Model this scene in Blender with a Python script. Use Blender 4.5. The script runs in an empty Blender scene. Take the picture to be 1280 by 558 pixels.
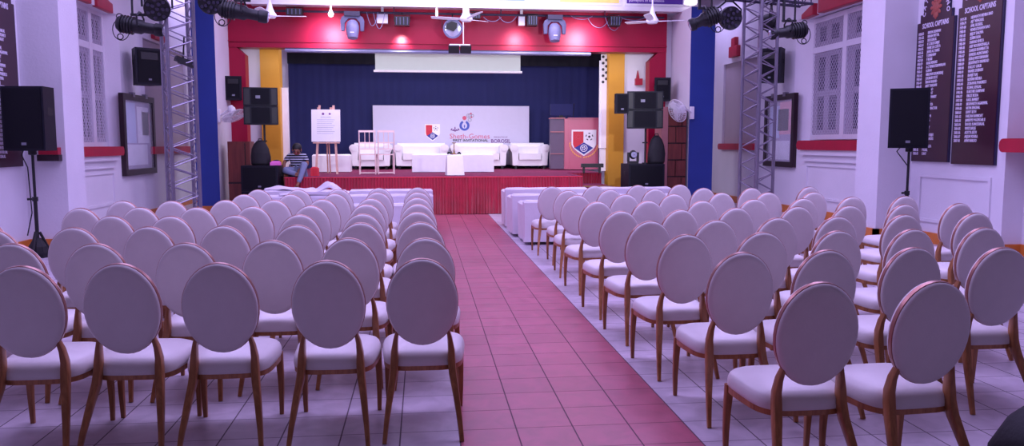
import bpy, bmesh, math, random
from mathutils import Vector, Matrix, Euler
random.seed(7)
S = bpy.context.scene
C = S.collection
PI = math.pi
def R(d): return math.radians(d)

# ------------------------------------------------------------------ materials
def lin(c):
    return tuple((v/255/12.92 if v/255 <= .04045 else ((v/255+.055)/1.055)**2.4) for v in c)
def mat(name, rgb, rough=.6, metal=0., noise=.06, scale=8., bump=0., spec=.5, bscale=None, emit=None, es=1., sheen=0., coat=0.):
    m = bpy.data.materials.new(name); m.use_nodes = True
    nt = m.node_tree; b = nt.nodes['Principled BSDF']
    c = lin(rgb)
    b.inputs['Roughness'].default_value = rough
    b.inputs['Metallic'].default_value = metal
    b.inputs['Specular IOR Level'].default_value = spec
    if sheen: b.inputs['Sheen Weight'].default_value = sheen
    if coat: b.inputs['Coat Weight'].default_value = coat
    tc = nt.nodes.new('ShaderNodeTexCoord')
    n = nt.nodes.new('ShaderNodeTexNoise'); n.inputs['Scale'].default_value = scale; n.inputs['Detail'].default_value = 4
    nt.links.new(tc.outputs['Object'], n.inputs['Vector'])
    r = nt.nodes.new('ShaderNodeMapRange')
    r.inputs['From Min'].default_value = .25; r.inputs['From Max'].default_value = .75
    r.inputs['To Min'].default_value = 1-noise; r.inputs['To Max'].default_value = 1+noise
    nt.links.new(n.outputs['Fac'], r.inputs['Value'])
    mx = nt.nodes.new('ShaderNodeMix'); mx.data_type = 'RGBA'; mx.blend_type = 'MULTIPLY'
    mx.inputs['Factor'].default_value = 1
    mx.inputs['A'].default_value = (*c, 1)
    nt.links.new(r.outputs['Result'], mx.inputs['B'])
    nt.links.new(mx.outputs['Result'], b.inputs['Base Color'])
    if bump:
        n2 = nt.nodes.new('ShaderNodeTexNoise'); n2.inputs['Scale'].default_value = bscale or scale*6; n2.inputs['Detail'].default_value = 3
        nt.links.new(tc.outputs['Object'], n2.inputs['Vector'])
        bp = nt.nodes.new('ShaderNodeBump'); bp.inputs['Strength'].default_value = bump; bp.inputs['Distance'].default_value = .01
        nt.links.new(n2.outputs['Fac'], bp.inputs['Height']); nt.links.new(bp.outputs['Normal'], b.inputs['Normal'])
    if emit:
        b.inputs['Emission Color'].default_value = (*lin(emit), 1); b.inputs['Emission Strength'].default_value = es
    return m
def wood(name, a, b_, rough=.35, scale=6, stretch=(1, 1, .12), metal=0.):
    m = mat(name, a, rough, metal, noise=0)
    nt = m.node_tree; b = nt.nodes['Principled BSDF']
    tc = nt.nodes.new('ShaderNodeTexCoord'); mp = nt.nodes.new('ShaderNodeMapping'); mp.inputs['Scale'].default_value = stretch
    n = nt.nodes.new('ShaderNodeTexNoise'); n.inputs['Scale'].default_value = scale*8; n.inputs['Detail'].default_value = 5; n.inputs['Distortion'].default_value = .6
    nt.links.new(tc.outputs['Object'], mp.inputs['Vector']); nt.links.new(mp.outputs['Vector'], n.inputs['Vector'])
    cr = nt.nodes.new('ShaderNodeValToRGB'); cr.color_ramp.elements[0].position = .3; cr.color_ramp.elements[1].position = .7
    cr.color_ramp.elements[0].color = (*lin(b_), 1); cr.color_ramp.elements[1].color = (*lin(a), 1)
    nt.links.new(n.outputs['Fac'], cr.inputs['Fac']); nt.links.new(cr.outputs['Color'], b.inputs['Base Color'])
    return m
M = {}
M['wall'] = mat('white_plaster', (224, 220, 228), .75, noise=.05, scale=1.2, bump=.25, bscale=30)
M['niche'] = mat('dull_shutter_paint', (176, 162, 172), .7, noise=.05, scale=1)
M['ceil'] = mat('ceiling_paint', (215, 212, 220), .8, noise=.03)
M['red'] = mat('red_gloss_paint', (156, 8, 52), .42, noise=.12, scale=2, bump=.12, bscale=5, spec=.32)
M['sill'] = mat('red_sill_paint', (170, 22, 52), .45, noise=.1, scale=4)
M['blue'] = mat('blue_wall_paint', (32, 58, 142), .5, noise=.06, scale=2)
M['yellow'] = mat('ochre_paint', (198, 140, 30), .6, noise=.1, scale=1.5)
M['skirtwood'] = mat('orange_skirting', (206, 120, 52), .45, noise=.12, scale=5)
M['white'] = mat('white_paint', (232, 230, 234), .5, noise=.03)
M['frame_white'] = mat('window_frame_paint', (222, 218, 228), .45, noise=.03)
M['glass_dark'] = mat('dim_window_glass', (62, 50, 84), .15, noise=.2, scale=1)
M['shutter'] = mat('grey_shutter', (150, 140, 160), .6, noise=.05)
M['wire'] = mat('grille_wire', (205, 200, 214), .4, metal=.3, noise=.03)
M['leather'] = mat('white_leatherette', (222, 214, 214), .42, noise=.025, scale=14, bump=.06, bscale=90)
M['copper'] = wood('copper_toned_wood', (186, 126, 80), (140, 88, 54), .3, 4, metal=.15)
M['rim'] = mat('copper_rim', (164, 112, 100), .3, metal=.5, noise=.08)
M['cloth'] = mat('white_cover_cloth', (224, 216, 226), .75, noise=.04, scale=5, bump=.3, bscale=14)
M['sofa'] = mat('white_sofa_leather', (236, 232, 236), .4, noise=.03, scale=6, bump=.12, bscale=12)
M['skirt'] = mat('crimson_satin', (158, 6, 50), .5, noise=.18, scale=6, sheen=.3)
M['carpet'] = mat('magenta_carpet', (124, 26, 72), .9, noise=.12, scale=20, bump=.2, bscale=120)
M['curtain'] = mat('navy_velvet', (22, 28, 84), .85, noise=.08, scale=2, sheen=.15)
M['curtain_dark'] = mat('black_velvet', (14, 14, 28), .9, noise=.1)
M['screen'] = mat('projection_screen', (190, 203, 196), .7, noise=.015)
M['banner'] = mat('banner_print', (206, 200, 222), .6, noise=.02)
M['black'] = mat('black_plastic', (16, 16, 22), .5, noise=.1, scale=20)
M['black2'] = mat('black_speaker_paint', (15, 16, 30), .5, spec=.25, noise=.1, scale=30, bump=.1, bscale=150)
M['grille'] = mat('speaker_grille', (11, 11, 20), .6, spec=.2, metal=.1, noise=.2, scale=200, bump=.4, bscale=220)
M['badge'] = mat('grey_badge', (120, 120, 135), .4)
M['bagcloth'] = mat('black_nylon', (16, 15, 22), .7, noise=.15, scale=10, bump=.3, bscale=30)
M['alu'] = mat('truss_aluminium', (140, 134, 150), .35, metal=.8, noise=.08, scale=10)
M['alu_dark'] = mat('dull_aluminium', (70, 66, 84), .5, metal=.6, noise=.1)
M['chrome'] = mat('lens_glass', (200, 205, 225), .12, metal=.6, noise=.05)
M['grey'] = mat('grey_fixture', (96, 96, 130), .45, noise=.08, scale=15)
M['grey_l'] = mat('light_grey_fixture', (132, 132, 168), .35, noise=.08, scale=15)
M['dboard'] = mat('maroon_board', (58, 26, 40), .35, noise=.08, scale=4)
M['navyedge'] = mat('dark_navy_edge', (26, 22, 62), .4)
M['letter'] = mat('white_lettering', (224, 216, 236), .5, noise=.02)
M['emblem'] = mat('orange_emblem', (158, 76, 62), .45, noise=.15, scale=20)
M['dwood'] = mat('dark_frame_wood', (40, 20, 30), .35, noise=.15, scale=9)
M['notice'] = mat('notice_backing', (168, 158, 184), .7, noise=.12, scale=3)
M['paper_b'] = mat('pale_blue_sheet', (186, 198, 226), .6, noise=.05)
M['paper_p'] = mat('pink_sheet', (220, 160, 170), .6, noise=.1, scale=6)
M['paper_w'] = mat('white_sheet', (220, 220, 230), .6, noise=.08, scale=6)
M['cabinet'] = wood('red_brown_laminate', (124, 54, 44), (98, 38, 34), .4, 2)
M['cabinet_d'] = mat('dark_groove', (40, 16, 18), .6)
M['cabinet_l'] = mat('pale_cabinet_side', (166, 104, 110), .5, noise=.05)
M['pink'] = mat('pink_podium_panel', (188, 94, 118), .35, noise=.05, scale=2)
M['smoke'] = mat('smoked_panel', (96, 80, 104), .5, noise=.05)
M['pinewood'] = wood('pale_pine', (222, 176, 160), (196, 148, 132), .5, 3)
M['gold'] = mat('pale_rose_gold', (236, 206, 204), .35, metal=.2, noise=.05)
M['brass'] = mat('brass', (176, 140, 90), .3, metal=.9)
M['cyl_pink'] = mat('pink_cloth', (226, 110, 190), .7)
M['skin'] = mat('brown_skin', (126, 78, 60), .55, noise=.06)
M['hair'] = mat('black_hair', (12, 10, 12), .6, noise=.2, scale=40)
M['jeans'] = mat('blue_grey_denim', (112, 120, 150), .8, noise=.1, scale=20)
M['stripe_w'] = mat('white_stripe', (224, 224, 236), .8)
M['shoe'] = mat('brown_sandal', (120, 84, 70), .7)
M['c_red'] = mat('crest_red', (206, 30, 56), .5, noise=.03)
M['c_blue'] = mat('crest_blue', (40, 44, 140), .5, noise=.03)
M['c_white'] = mat('crest_white', (238, 234, 240), .5, noise=.02)
M['c_black'] = mat('print_black', (34, 28, 46), .5, noise=.02)
M['c_pink'] = mat('print_rose', (206, 84, 112), .5, noise=.02)
M['c_purple'] = mat('print_purple', (116, 62, 130), .5, noise=.02)
M['c_blue2'] = mat('print_blue', (66, 84, 176), .5, noise=.02)
M['c_gold'] = mat('crest_gold', (232, 160, 90), .45, noise=.05)
M['p_pink'] = mat('poster_pink', (216, 150, 178), .6, noise=.12, scale=3)
M['p_pale'] = mat('poster_pale', (218, 178, 202), .6, noise=.08, scale=3)
M['p_blue'] = mat('poster_blue', (120, 150, 216), .6, noise=.2, scale=3)
M['p_yel'] = mat('poster_yellow', (236, 216, 122), .6, noise=.1, scale=3)
M['p_pur'] = mat('poster_purple', (84, 48, 150), .6, noise=.06, scale=3)
M['fan'] = mat('white_fan_enamel', (240, 238, 244), .3, noise=.02)
M['lit'] = mat('lit_lamp', (255, 240, 250), .4, emit=(255, 240, 255), es=3)

def stripes(name, ca, cb, period, duty, axis='Z', rough=.8):
    m = mat(name, ca, rough, noise=0); nt = m.node_tree; b = nt.nodes['Principled BSDF']
    tc = nt.nodes.new('ShaderNodeTexCoord'); sp = nt.nodes.new('ShaderNodeSeparateXYZ'); nt.links.new(tc.outputs['Object'], sp.inputs[0])
    d = nt.nodes.new('ShaderNodeMath'); d.operation = 'DIVIDE'; d.inputs[1].default_value = period; nt.links.new(sp.outputs[axis], d.inputs[0])
    fr = nt.nodes.new('ShaderNodeMath'); fr.operation = 'FRACT'; nt.links.new(d.outputs[0], fr.inputs[0])
    g = nt.nodes.new('ShaderNodeMath'); g.operation = 'LESS_THAN'; g.inputs[1].default_value = duty; nt.links.new(fr.outputs[0], g.inputs[0])
    mx = nt.nodes.new('ShaderNodeMix'); mx.data_type = 'RGBA'; mx.inputs['A'].default_value = (*lin(ca), 1); mx.inputs['B'].default_value = (*lin(cb), 1)
    nt.links.new(g.outputs[0], mx.inputs['Factor']); nt.links.new(mx.outputs['Result'], b.inputs['Base Color'])
    return m
M['stripe'] = stripes('striped_jersey', (22, 24, 44), (200, 200, 226), .052, .3)

def floor_mat():
    m = bpy.data.materials.new('hall_floor_tiles'); m.use_nodes = True
    nt = m.node_tree; b = nt.nodes['Principled BSDF']; L = nt.links.new
    def mth(op, a, b2=None, c=None):
        n = nt.nodes.new('ShaderNodeMath'); n.operation = op
        for i, v in enumerate((a, b2, c)):
            if v is None: continue
            if isinstance(v, (int, float)): n.inputs[i].default_value = v
            else: L(v, n.inputs[i])
        return n.outputs[0]
    tc = nt.nodes.new('ShaderNodeTexCoord'); sp = nt.nodes.new('ShaderNodeSeparateXYZ'); L(tc.outputs['Object'], sp.inputs[0])
    u = mth('DIVIDE', mth('SUBTRACT', sp.outputs['X'], .175), .305); v = mth('DIVIDE', mth('SUBTRACT', sp.outputs['Y'], .21), .30)
    fu, fv = mth('FRACT', u), mth('FRACT', v)
    du = mth('MULTIPLY', mth('MINIMUM', fu, mth('SUBTRACT', 1, fu)), .305)
    dv = mth('MULTIPLY', mth('MINIMUM', fv, mth('SUBTRACT', 1, fv)), .30)
    gu, gv = mth('LESS_THAN', du, .0038), mth('LESS_THAN', dv, .0036)
    grout = mth('MAXIMUM', gu, mth('MULTIPLY', gv, .75))
    cb = nt.nodes.new('ShaderNodeCombineXYZ'); L(mth('FLOOR', u), cb.inputs[0]); L(mth('FLOOR', v), cb.inputs[1])
    wn = nt.nodes.new('ShaderNodeTexWhiteNoise'); wn.noise_dimensions = '3D'; L(cb.outputs[0], wn.inputs['Vector'])
    aisle = mth('MULTIPLY', mth('GREATER_THAN', sp.outputs['X'], .175), mth('LESS_THAN', sp.outputs['X'], 1.395))
    n = nt.nodes.new('ShaderNodeTexNoise'); n.inputs['Scale'].default_value = 7; n.inputs['Detail'].default_value = 6; n.inputs['Distortion'].default_value = .8; L(tc.outputs['Object'], n.inputs['Vector'])
    mx = nt.nodes.new('ShaderNodeMix'); mx.data_type = 'RGBA'; L(aisle, mx.inputs['Factor'])
    mx.inputs['A'].default_value = (*lin((196, 184, 196)), 1); mx.inputs['B'].default_value = (*lin((172, 88, 108)), 1)
    va = mth('ADD', mth('MULTIPLY', wn.outputs['Value'], .14), mth('MULTIPLY', n.outputs['Fac'], .75))
    va = mth('ADD', va, .55)
    m2 = nt.nodes.new('ShaderNodeMix'); m2.data_type = 'RGBA'; m2.blend_type = 'MULTIPLY'; m2.inputs['Factor'].default_value = 1
    L(mx.outputs['Result'], m2.inputs['A']); L(va, m2.inputs['B'])
    m3 = nt.nodes.new('ShaderNodeMix'); m3.data_type = 'RGBA'; L(mth('MULTIPLY', grout, .85), m3.inputs['Factor'])
    L(m2.outputs['Result'], m3.inputs['A']); m3.inputs['B'].default_value = (*lin((60, 34, 52)), 1)
    L(m3.outputs['Result'], b.inputs['Base Color'])
    L(mth('ADD', .26, mth('ADD', mth('MULTIPLY', grout, .4), mth('MULTIPLY', n.outputs['Fac'], .16))), b.inputs['Roughness'])
    bp = nt.nodes.new('ShaderNodeBump'); bp.inputs['Strength'].default_value = .25; bp.inputs['Distance'].default_value = .004
    L(mth('SUBTRACT', mth('MULTIPLY', n.outputs['Fac'], .3), grout), bp.inputs['Height']); L(bp.outputs['Normal'], b.inputs['Normal'])
    return m
M['floor'] = floor_mat()
def glass_mat():
    m = bpy.data.materials.new('clear_glass'); m.use_nodes = True; nt = m.node_tree
    b = nt.nodes['Principled BSDF']; b.inputs['Base Color'].default_value = (.95, .95, 1, 1); b.inputs['Roughness'].default_value = .08
    b.inputs['Alpha'].default_value = .16; b.inputs['Specular IOR Level'].default_value = .9
    return m
M['glass'] = glass_mat()

# ------------------------------------------------------------------ mesh helpers
def BM(): return bmesh.new()
def box(bm, x0, x1, y0, y1, z0, z1, mi=0, mtx=None):
    vs = [bm.verts.new((x, y, z)) for z in (z0, z1) for y in (y0, y1) for x in (x0, x1)]
    fs = [(0, 2, 3, 1), (4, 5, 7, 6), (0, 1, 5, 4), (2, 6, 7, 3), (0, 4, 6, 2), (1, 3, 7, 5)]
    out = []
    for f in fs:
        g = bm.faces.new([vs[i] for i in f]); g.material_index = mi; out.append(g)
    if mtx is not None: bmesh.ops.transform(bm, matrix=mtx, verts=vs)
    return vs, out
def cbox(bm, c, s, mi=0, rot=None):
    m = Matrix.Translation(c) @ (Euler(rot).to_matrix().to_4x4() if rot else Matrix())
    return box(bm, -s[0]/2, s[0]/2, -s[1]/2, s[1]/2, -s[2]/2, s[2]/2, mi, m)
def tube(bm, pts, rad, n=8, mi=0, caps=True, sq=None):
    """sweep along pts; rad number or list; sq=(a,b) list gives elliptical/rect section sizes"""
    pts = [Vector(p) for p in pts]
    if not isinstance(rad, (list, tuple)): rad = [rad]*len(pts)
    rings = []; up = None
    for i, p in enumerate(pts):
        t = (pts[min(i+1, len(pts)-1)]-pts[max(i-1, 0)]).normalized()
        if up is None:
            a = Vector((1, 0, 0)) if abs(t.x) < .8 else Vector((0, 1, 0))
        else: a = up
        a = (a-t*a.dot(t)).normalized(); up = a; b = t.cross(a)
        ring = []
        for k in range(n):
            th = 2*PI*k/n
            if sq:
                e = .45; cc, ss = math.cos(th+PI/n), math.sin(th+PI/n)
                ca = math.copysign(abs(cc)**e, cc)*sq[i][0]; sa = math.copysign(abs(ss)**e, ss)*sq[i][1]
            else: ca, sa = math.cos(th)*rad[i], math.sin(th)*rad[i]
            ring.append(bm.verts.new(p+a*ca+b*sa))
        rings.append(ring)
    for i in range(len(rings)-1):
        for k in range(n):
            f = bm.faces.new((rings[i][k], rings[i][(k+1) % n], rings[i+1][(k+1) % n], rings[i+1][k])); f.material_index = mi
    if caps:
        bm.faces.new(rings[0][::-1]).material_index = mi; bm.faces.new(rings[-1]).material_index = mi
def lathe(bm, prof, n=20, mi=0, mtx=None):
    """prof list of (r,z) revolve round z"""
    rings = []; allv = []
    for r, z in prof:
        if r < 1e-5: v = [bm.verts.new((0, 0, z))]
        else: v = [bm.verts.new((r*math.cos(2*PI*k/n), r*math.sin(2*PI*k/n), z)) for k in range(n)]
        rings.append(v); allv += v
    for a, b in zip(rings, rings[1:]):
        for k in range(n):
            k2 = (k+1) % n
            if len(a) == 1 and len(b) == 1: continue
            if len(a) == 1: f = bm.faces.new((a[0], b[k2], b[k]))
            elif len(b) == 1: f = bm.faces.new((a[k], a[k2], b[0]))
            else: f = bm.faces.new((a[k], a[k2], b[k2], b[k]))
            f.material_index = mi
    if mtx is not None: bmesh.ops.transform(bm, matrix=mtx, verts=allv)
def ellip(bm, c, r, mi=0, rot=None, u=16, v=10):
    prof = [(math.sin(PI*i/v), -math.cos(PI*i/v)) for i in range(v+1)]
    m = Matrix.Translation(c) @ (Euler(rot).to_matrix().to_4x4() if rot else Matrix()) @ Matrix.Diagonal((*r, 1))
    lathe(bm, prof, u, mi, m)
def prism(bm, poly, d0, d1, mtx=None, mi=0):
    """poly (x,y) extruded along local z from d0 to d1"""
    a = [bm.verts.new((x, y, d0)) for x, y in poly]; b = [bm.verts.new((x, y, d1)) for x, y in poly]
    n = len(poly); fs = [bm.faces.new(a[::-1]), bm.faces.new(b)]
    for i in range(n): fs.append(bm.faces.new((a[i], a[(i+1) % n], b[(i+1) % n], b[i])))
    for f in fs: f.material_index = mi
    if mtx is not None: bmesh.ops.transform(bm, matrix=mtx, verts=a+b)
def loft(bm, rings, mi=0, caps=True):
    rv = [[bm.verts.new(p) for p in r] for r in rings]; n = len(rv[0])
    for a, b in zip(rv, rv[1:]):
        for k in range(n): bm.faces.new((a[k], a[(k+1) % n], b[(k+1) % n], b[k])).material_index = mi
    if caps: bm.faces.new(rv[0][::-1]).material_index = mi; bm.faces.new(rv[-1]).material_index = mi
def bevel(bm, w, seg=2, ang=40):
    es = [e for e in bm.edges if len(e.link_faces) == 2 and e.calc_face_angle(0) > R(ang)]
    bmesh.ops.bevel(bm, geom=es, offset=w, segments=seg, affect='EDGES', profile=.6, clamp_overlap=True)
def obj(name, bm, mats, parent=None, smooth=False, label=None, bev=0, loc=None, rot=None):
    if bev: bevel(bm, bev)
    bmesh.ops.recalc_face_normals(bm, faces=bm.faces[:])
    me = bpy.data.meshes.new(name); bm.to_mesh(me); bm.free()
    if not isinstance(mats, (list, tuple)): mats = [mats]
    for m in mats: me.materials.append(M[m] if isinstance(m, str) else m)
    if smooth:
        me.polygons.foreach_set('use_smooth', [True]*len(me.polygons))
        me.set_sharp_from_angle(angle=R(40))
    o = bpy.data.objects.new(name, me); C.objects.link(o)
    if parent: o.parent = parent
    if label: o['label'] = label
    if loc: o.location = loc
    if rot: o.rotation_euler = rot
    return o
def thing(name, label, cat, loc=(0, 0, 0), rz=0, group=None):
    o = bpy.data.objects.new(name, None); C.objects.link(o); o.empty_display_size = .1
    o.location = loc; o.rotation_euler = (0, 0, rz); o['label'] = label; o['category'] = cat
    if group: o['group'] = group
    return o
def tag(o, label, cat, group=None, kind=None):
    o['label'] = label; o['category'] = cat
    if group: o['group'] = group
    if kind: o['kind'] = kind
    return o
def struct(name, bm, m, smooth=False, bev=0, parent=None):
    o = obj(name, bm, m, parent, smooth, bev=bev); o['kind'] = 'structure'; return o
def copy_tree(o, loc, rz, label, parent=None):
    c = o.copy(); C.objects.link(c)
    if parent: c.parent = parent
    else:
        c.location = loc; c.rotation_euler = (0, 0, rz); c['label'] = label
    for ch in list(o.children): copy_tree(ch, None, 0, None, c)
    return c
def text(bm, s, size, mtx, mi=0, align='LEFT', ext=.002, sx=1., bold=0.):
    cu = bpy.data.curves.new('t', 'FONT'); cu.body = s; cu.size = size; cu.align_x = align; cu.align_y = 'CENTER'; cu.extrude = ext
    cu.resolution_u = 2; cu.offset = bold
    o = bpy.data.objects.new('t', cu); C.objects.link(o)
    dg = bpy.context.evaluated_depsgraph_get(); me = bpy.data.meshes.new_from_object(o.evaluated_get(dg))
    n0 = len(bm.verts); f0 = len(bm.faces); bm.from_mesh(me); bm.verts.ensure_lookup_table(); bm.faces.ensure_lookup_table()
    bmesh.ops.transform(bm, matrix=mtx @ Matrix.Diagonal((sx, 1, 1, 1)), verts=bm.verts[n0:])
    for f in bm.faces[f0:]: f.material_index = mi
    bpy.data.objects.remove(o); bpy.data.curves.remove(cu); bpy.data.meshes.remove(me)
def basis(o, x, y, z=None):
    x, y = Vector(x), Vector(y); z = x.cross(y); m = Matrix((x, y, z)).transposed().to_4x4(); m.translation = o; return m
def oval(a, b, n=32): return [(a*math.cos(2*PI*k/n), b*math.sin(2*PI*k/n)) for k in range(n)]
FRONT = lambda x, y, z: basis((x, y, z), (1, 0, 0), (0, 0, 1))     # local xy plane facing -Y

# ------------------------------------------------------------------ camera
cam = bpy.data.cameras.new('camera'); cam.sensor_width = 36; cam.sensor_fit = 'HORIZONTAL'; cam.lens = 36*1000/1280
cam.clip_start = .05; cam.clip_end = 200
co = bpy.data.objects.new('camera', cam); C.objects.link(co); co.location = (0, 0, 1.51)
PITCH = math.atan(.099); YAW = math.atan(.112*math.cos(PITCH))
co.rotation_euler = (PI/2-PITCH, 0, -YAW); S.camera = co

# ------------------------------------------------------------------ room shell
bm = BM(); box(bm, -6.4, 8.6, -2.5, 23.6, -.1, 0); struct('floor', bm, 'floor')
bm = BM(); box(bm, -6.4, 8.6, -2.5, 23.6, 5.6, 5.75); struct('ceiling', bm, 'ceil')
bm = BM(); box(bm, -6.4, 8.6, 23.4, 23.6, 0, 5.6); struct('wall_back', bm, 'wall')
HT = 5.6
def wallbox(bm, sgn, cx, x, y0, y1, z0=0, z1=HT, mi=0):
    o = 8.6 if sgn > 0 else -6.4
    box(bm, min(x, o), max(x, o), y0, y1, z0, z1, mi)
bm = BM()      # right wall
W = lambda *a, **k: wallbox(bm, 1, 0, *a, **k)
W(8.0, -2.5, 7.0); W(8.0, 7.0, 9.87, 0, 1.5); W(8.3, 7.0, 9.87, 1.5, 4.1); W(8.0, 7.0, 9.87, 4.1, HT)
W(7.7, 9.87, 11.94); W(7.15, 11.94, 12.6)
W(8.0, 12.6, 16.25, 0, 1.55); W(8.3, 12.6, 16.7, 1.55, 4.14); W(8.0, 12.6, 16.25, 4.14, HT)
W(8.0, 16.7, 18.65); W(8.0, 16.25, 16.7, 0, 1.55); W(8.0, 16.25, 16.7, 4.14, HT)
prism(bm, [(8.3, 16.3), (8.3, 16.7), (8.0, 16.7)], 1.55, 4.14)     # splayed far reveal
W(8.0, 18.65, 20.85, 0, 1.5); W(8.12, 18.65, 20.85, 1.5, 3.6); W(8.0, 18.65, 20.85, 3.6, HT); W(8.0, 20.85, 22.0); W(7.75, 22.0, 23.4)
struct('wall_right', bm, 'wall')
bm = BM()
W = lambda *a, **k: wallbox(bm, -1, 0, *a, **k)
W(-5.85, -2.5, 7.0); W(-5.55, 7.0, 11.95); W(-5.0, 11.95, 12.57)
W(-5.85, 12.57, 16.2, 0, 1.42); W(-6.15, 12.57, 16.6, 1.42, 4.0); W(-5.85, 12.57, 16.2, 4.0, HT); W(-5.85, 16.2, 16.6, 0, 1.42); W(-5.85, 16.2, 16.6, 4.0, HT)
W(-5.85, 16.6, 17.95)
prism(bm, [(-6.15, 16.4), (-6.15, 16.6), (-5.85, 16.6)], 1.42, 4.0)
W(-5.85, 17.95, 21, 0, 1.42); W(-5.97, 17.95, 21, 1.42, 3.75); W(-5.85, 17.95, 21, 3.75, HT); W(-5.85, 21, 23.4)
struct('wall_left', bm, 'wall')
# niches (closed shutters)
bm = BM(); box(bm, 8.06, 8.12, 18.66, 20.84, 1.5, 3.6); struct('window_3', bm, 'niche')
bm = BM(); box(bm, -5.97, -5.91, 17.96, 20.99, 1.42, 3.74); struct('window_4', bm, 'niche')

def sill(name, x0, x1, y0, y1, z0, z1, rnd):
    bm = BM(); h = (z1-z0)/2; pts = [(y0, z0), (y1-rnd, z0)] + [(y1-rnd+rnd*math.cos(a), z0+h+h*math.sin(a)) for a in [R(-60), R(-30), 0, R(30), R(60)]] + [(y1-rnd, z1), (y0, z1)]
    prism(bm, pts, x0, x1, Matrix(((0, 0, 1, 0), (1, 0, 0, 0), (0, 1, 0, 0), (0, 0, 0, 1))))
    return struct(name, bm, 'sill')
sill('trim_1', 7.88, 8.26, 12.62, 16.28, 1.385, 1.58, .1)
sill('trim_2', 7.58, 8.28, 7.05, 9.86, 1.40, 1.58, .07)
sill('trim_3', 7.9, 8.1, 18.6, 20.9, 1.36, 1.52, .08)
sill('trim_4', -6.1, -5.72, 12.6, 16.25, 1.29, 1.46, .06)
sill('trim_5', -5.95, -5.74, 18.1, 21, 1.29, 1.45, .05)
bm = BM(); box(bm, 7.93, 8.05, 12.65, 16.2, 1.28, 1.385); box(bm, 7.95, 8.05, 12.65, 16.1, 1.15, 1.19); struct('trim_6', bm, 'wall')
bm = BM(); box(bm, -5.9, -5.77, 12.6, 16.15, 1.2, 1.29); box(bm, -5.9, -5.8, 12.6, 16.0, 1.06, 1.1); struct('trim_7', bm, 'wall')
# red label moulds over the windows, each with a white keystone
def mould(name, x0, x1, segs):
    bm = BM()
    for (y0, y1, z0, z1, za, zb) in segs:
        prism(bm, [(y0, z0), (y1, z1), (y1, zb), (y0, za)], x0, x1, Matrix(((0, 0, 1, 0), (1, 0, 0, 0), (0, 1, 0, 0), (0, 0, 0, 1))))
    struct(name, bm, 'sill', bev=.02)
def panel_frame(name, x0, x1, y0, y1, z0, z1, w=.05):
    bm = BM()
    for a in ((y0, y1, z0, z0+w), (y0, y1, z1-w, z1), (y0, y0+w, z0+w, z1-w), (y1-w, y1, z0+w, z1-w)): box(bm, x0, x1, *a)
    struct(name, bm, 'wall', bev=.008)
panel_frame('trim_17', 7.97, 8.03, 7.4, 9.45, .38, 1.22); panel_frame('trim_18', 7.97, 8.03, 13.0, 16.0, .38, 1.1); panel_frame('trim_19', 7.675, 7.72, 10.1, 11.7, .32, 1.05); panel_frame('trim_20', -5.88, -5.825, 13.0, 16.0, .36, 1.0)
mould('trim_8', 7.9, 8.05, [(15.8, 16.3, 4.12, 4.1, 4.36, 4.2), (12.7, 15.6, 4.1, 4.12, 4.55, 4.5)])
mould('trim_9', -5.9, -5.8, [(13.0, 15.25, 3.98, 3.98, 4.3, 4.28), (15.5, 16.25, 3.98, 3.97, 4.28, 4.15)])
mould('trim_10', 7.9, 8.05, [(19.75, 20.3, 3.72, 3.72, 4.0, 4.0), (19.9, 20.15, 3.98, 3.98, 4.22, 4.2)])
mould('trim_11', -5.9, -5.76, [(18.5, 19.4, 3.8, 3.8, 4.08, 3.98)])
# orange skirting
def skirting(name, boxes):
    bm = BM()
    for b in boxes: box(bm, *b)
    struct(name, bm, 'skirtwood', bev=.006)
skirting('baseboard_right', [(7.67, 7.75, 9.9, 11.91, 0, .165), (7.12, 7.2, 11.91, 12.63, 0, .165), (7.12, 7.7, 11.91, 11.98, 0, .165), (7.97, 8.05, 12.63, 22, 0, .165), (7.97, 8.05, -2.4, 9.84, 0, .165), (7.67, 8.02, 9.84, 9.9, 0, .165)])
skirting('baseboard_left', [(-5.6, -5.52, 7, 11.92, 0, .165), (-5.05, -4.97, 11.92, 12.6, 0, .165), (-5.55, -4.97, 11.92, 11.98, 0, .165), (-5.9, -5.83, 12.6, 23, 0, .1), (-5.9, -5.82, -2.4, 7, 0, .165)])
# blue pillars (blue front, white sides)
def pillar(name, x0, x1, y0, y1, z1):
    bm = BM(); vs, fs = box(bm, x0, x1, y0, y1, 0, z1); fs[2].material_index = 1
    struct(name, bm, ['wall', 'blue'])
pillar('wall_pillar_left', -4.74, -4.27, 17.5, 19.0, 4.53); pillar('wall_pillar_right', 5.94, 6.5, 17.5, 19.0, 4.53)
skirting('baseboard_pillars', [(-4.77, -4.24, 17.46, 17.5, 0, .2), (5.91, 6.53, 17.46, 17.5, 0, .2)])
bm = BM(); box(bm, -4.74, -4.28, 18.9, 19.0, 0, 4.5); box(bm, 5.75, 6.0, 18.9, 19.0, 0, 4.5); struct('wall_stage', bm, 'wall')
# proscenium: red beam and red legs
bm = BM(); box(bm, -4.32, 5.76, 18.7, 19.1, 3.66, 4.62); box(bm, -4.32, 5.76, 18.67, 18.7, 3.78, 3.81)
struct('trim_12', bm, 'red', bev=.008)
bm = BM()
XZ = Matrix(((1, 0, 0, 0), (0, 0, 1, 0), (0, 1, 0, 0), (0, 0, 0, 1)))
prism(bm, [(-4.32, 0), (-3.92, 0), (-3.92, 3.5), (-4.1, 3.66), (-4.32, 3.66)], 18.72, 19.05, XZ)
prism(bm, [(5.76, 0), (5.36, 0), (5.36, 3.46), (5.56, 3.66), (5.76, 3.66)], 18.72, 19.05, XZ)
struct('trim_13', bm, 'red')
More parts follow.
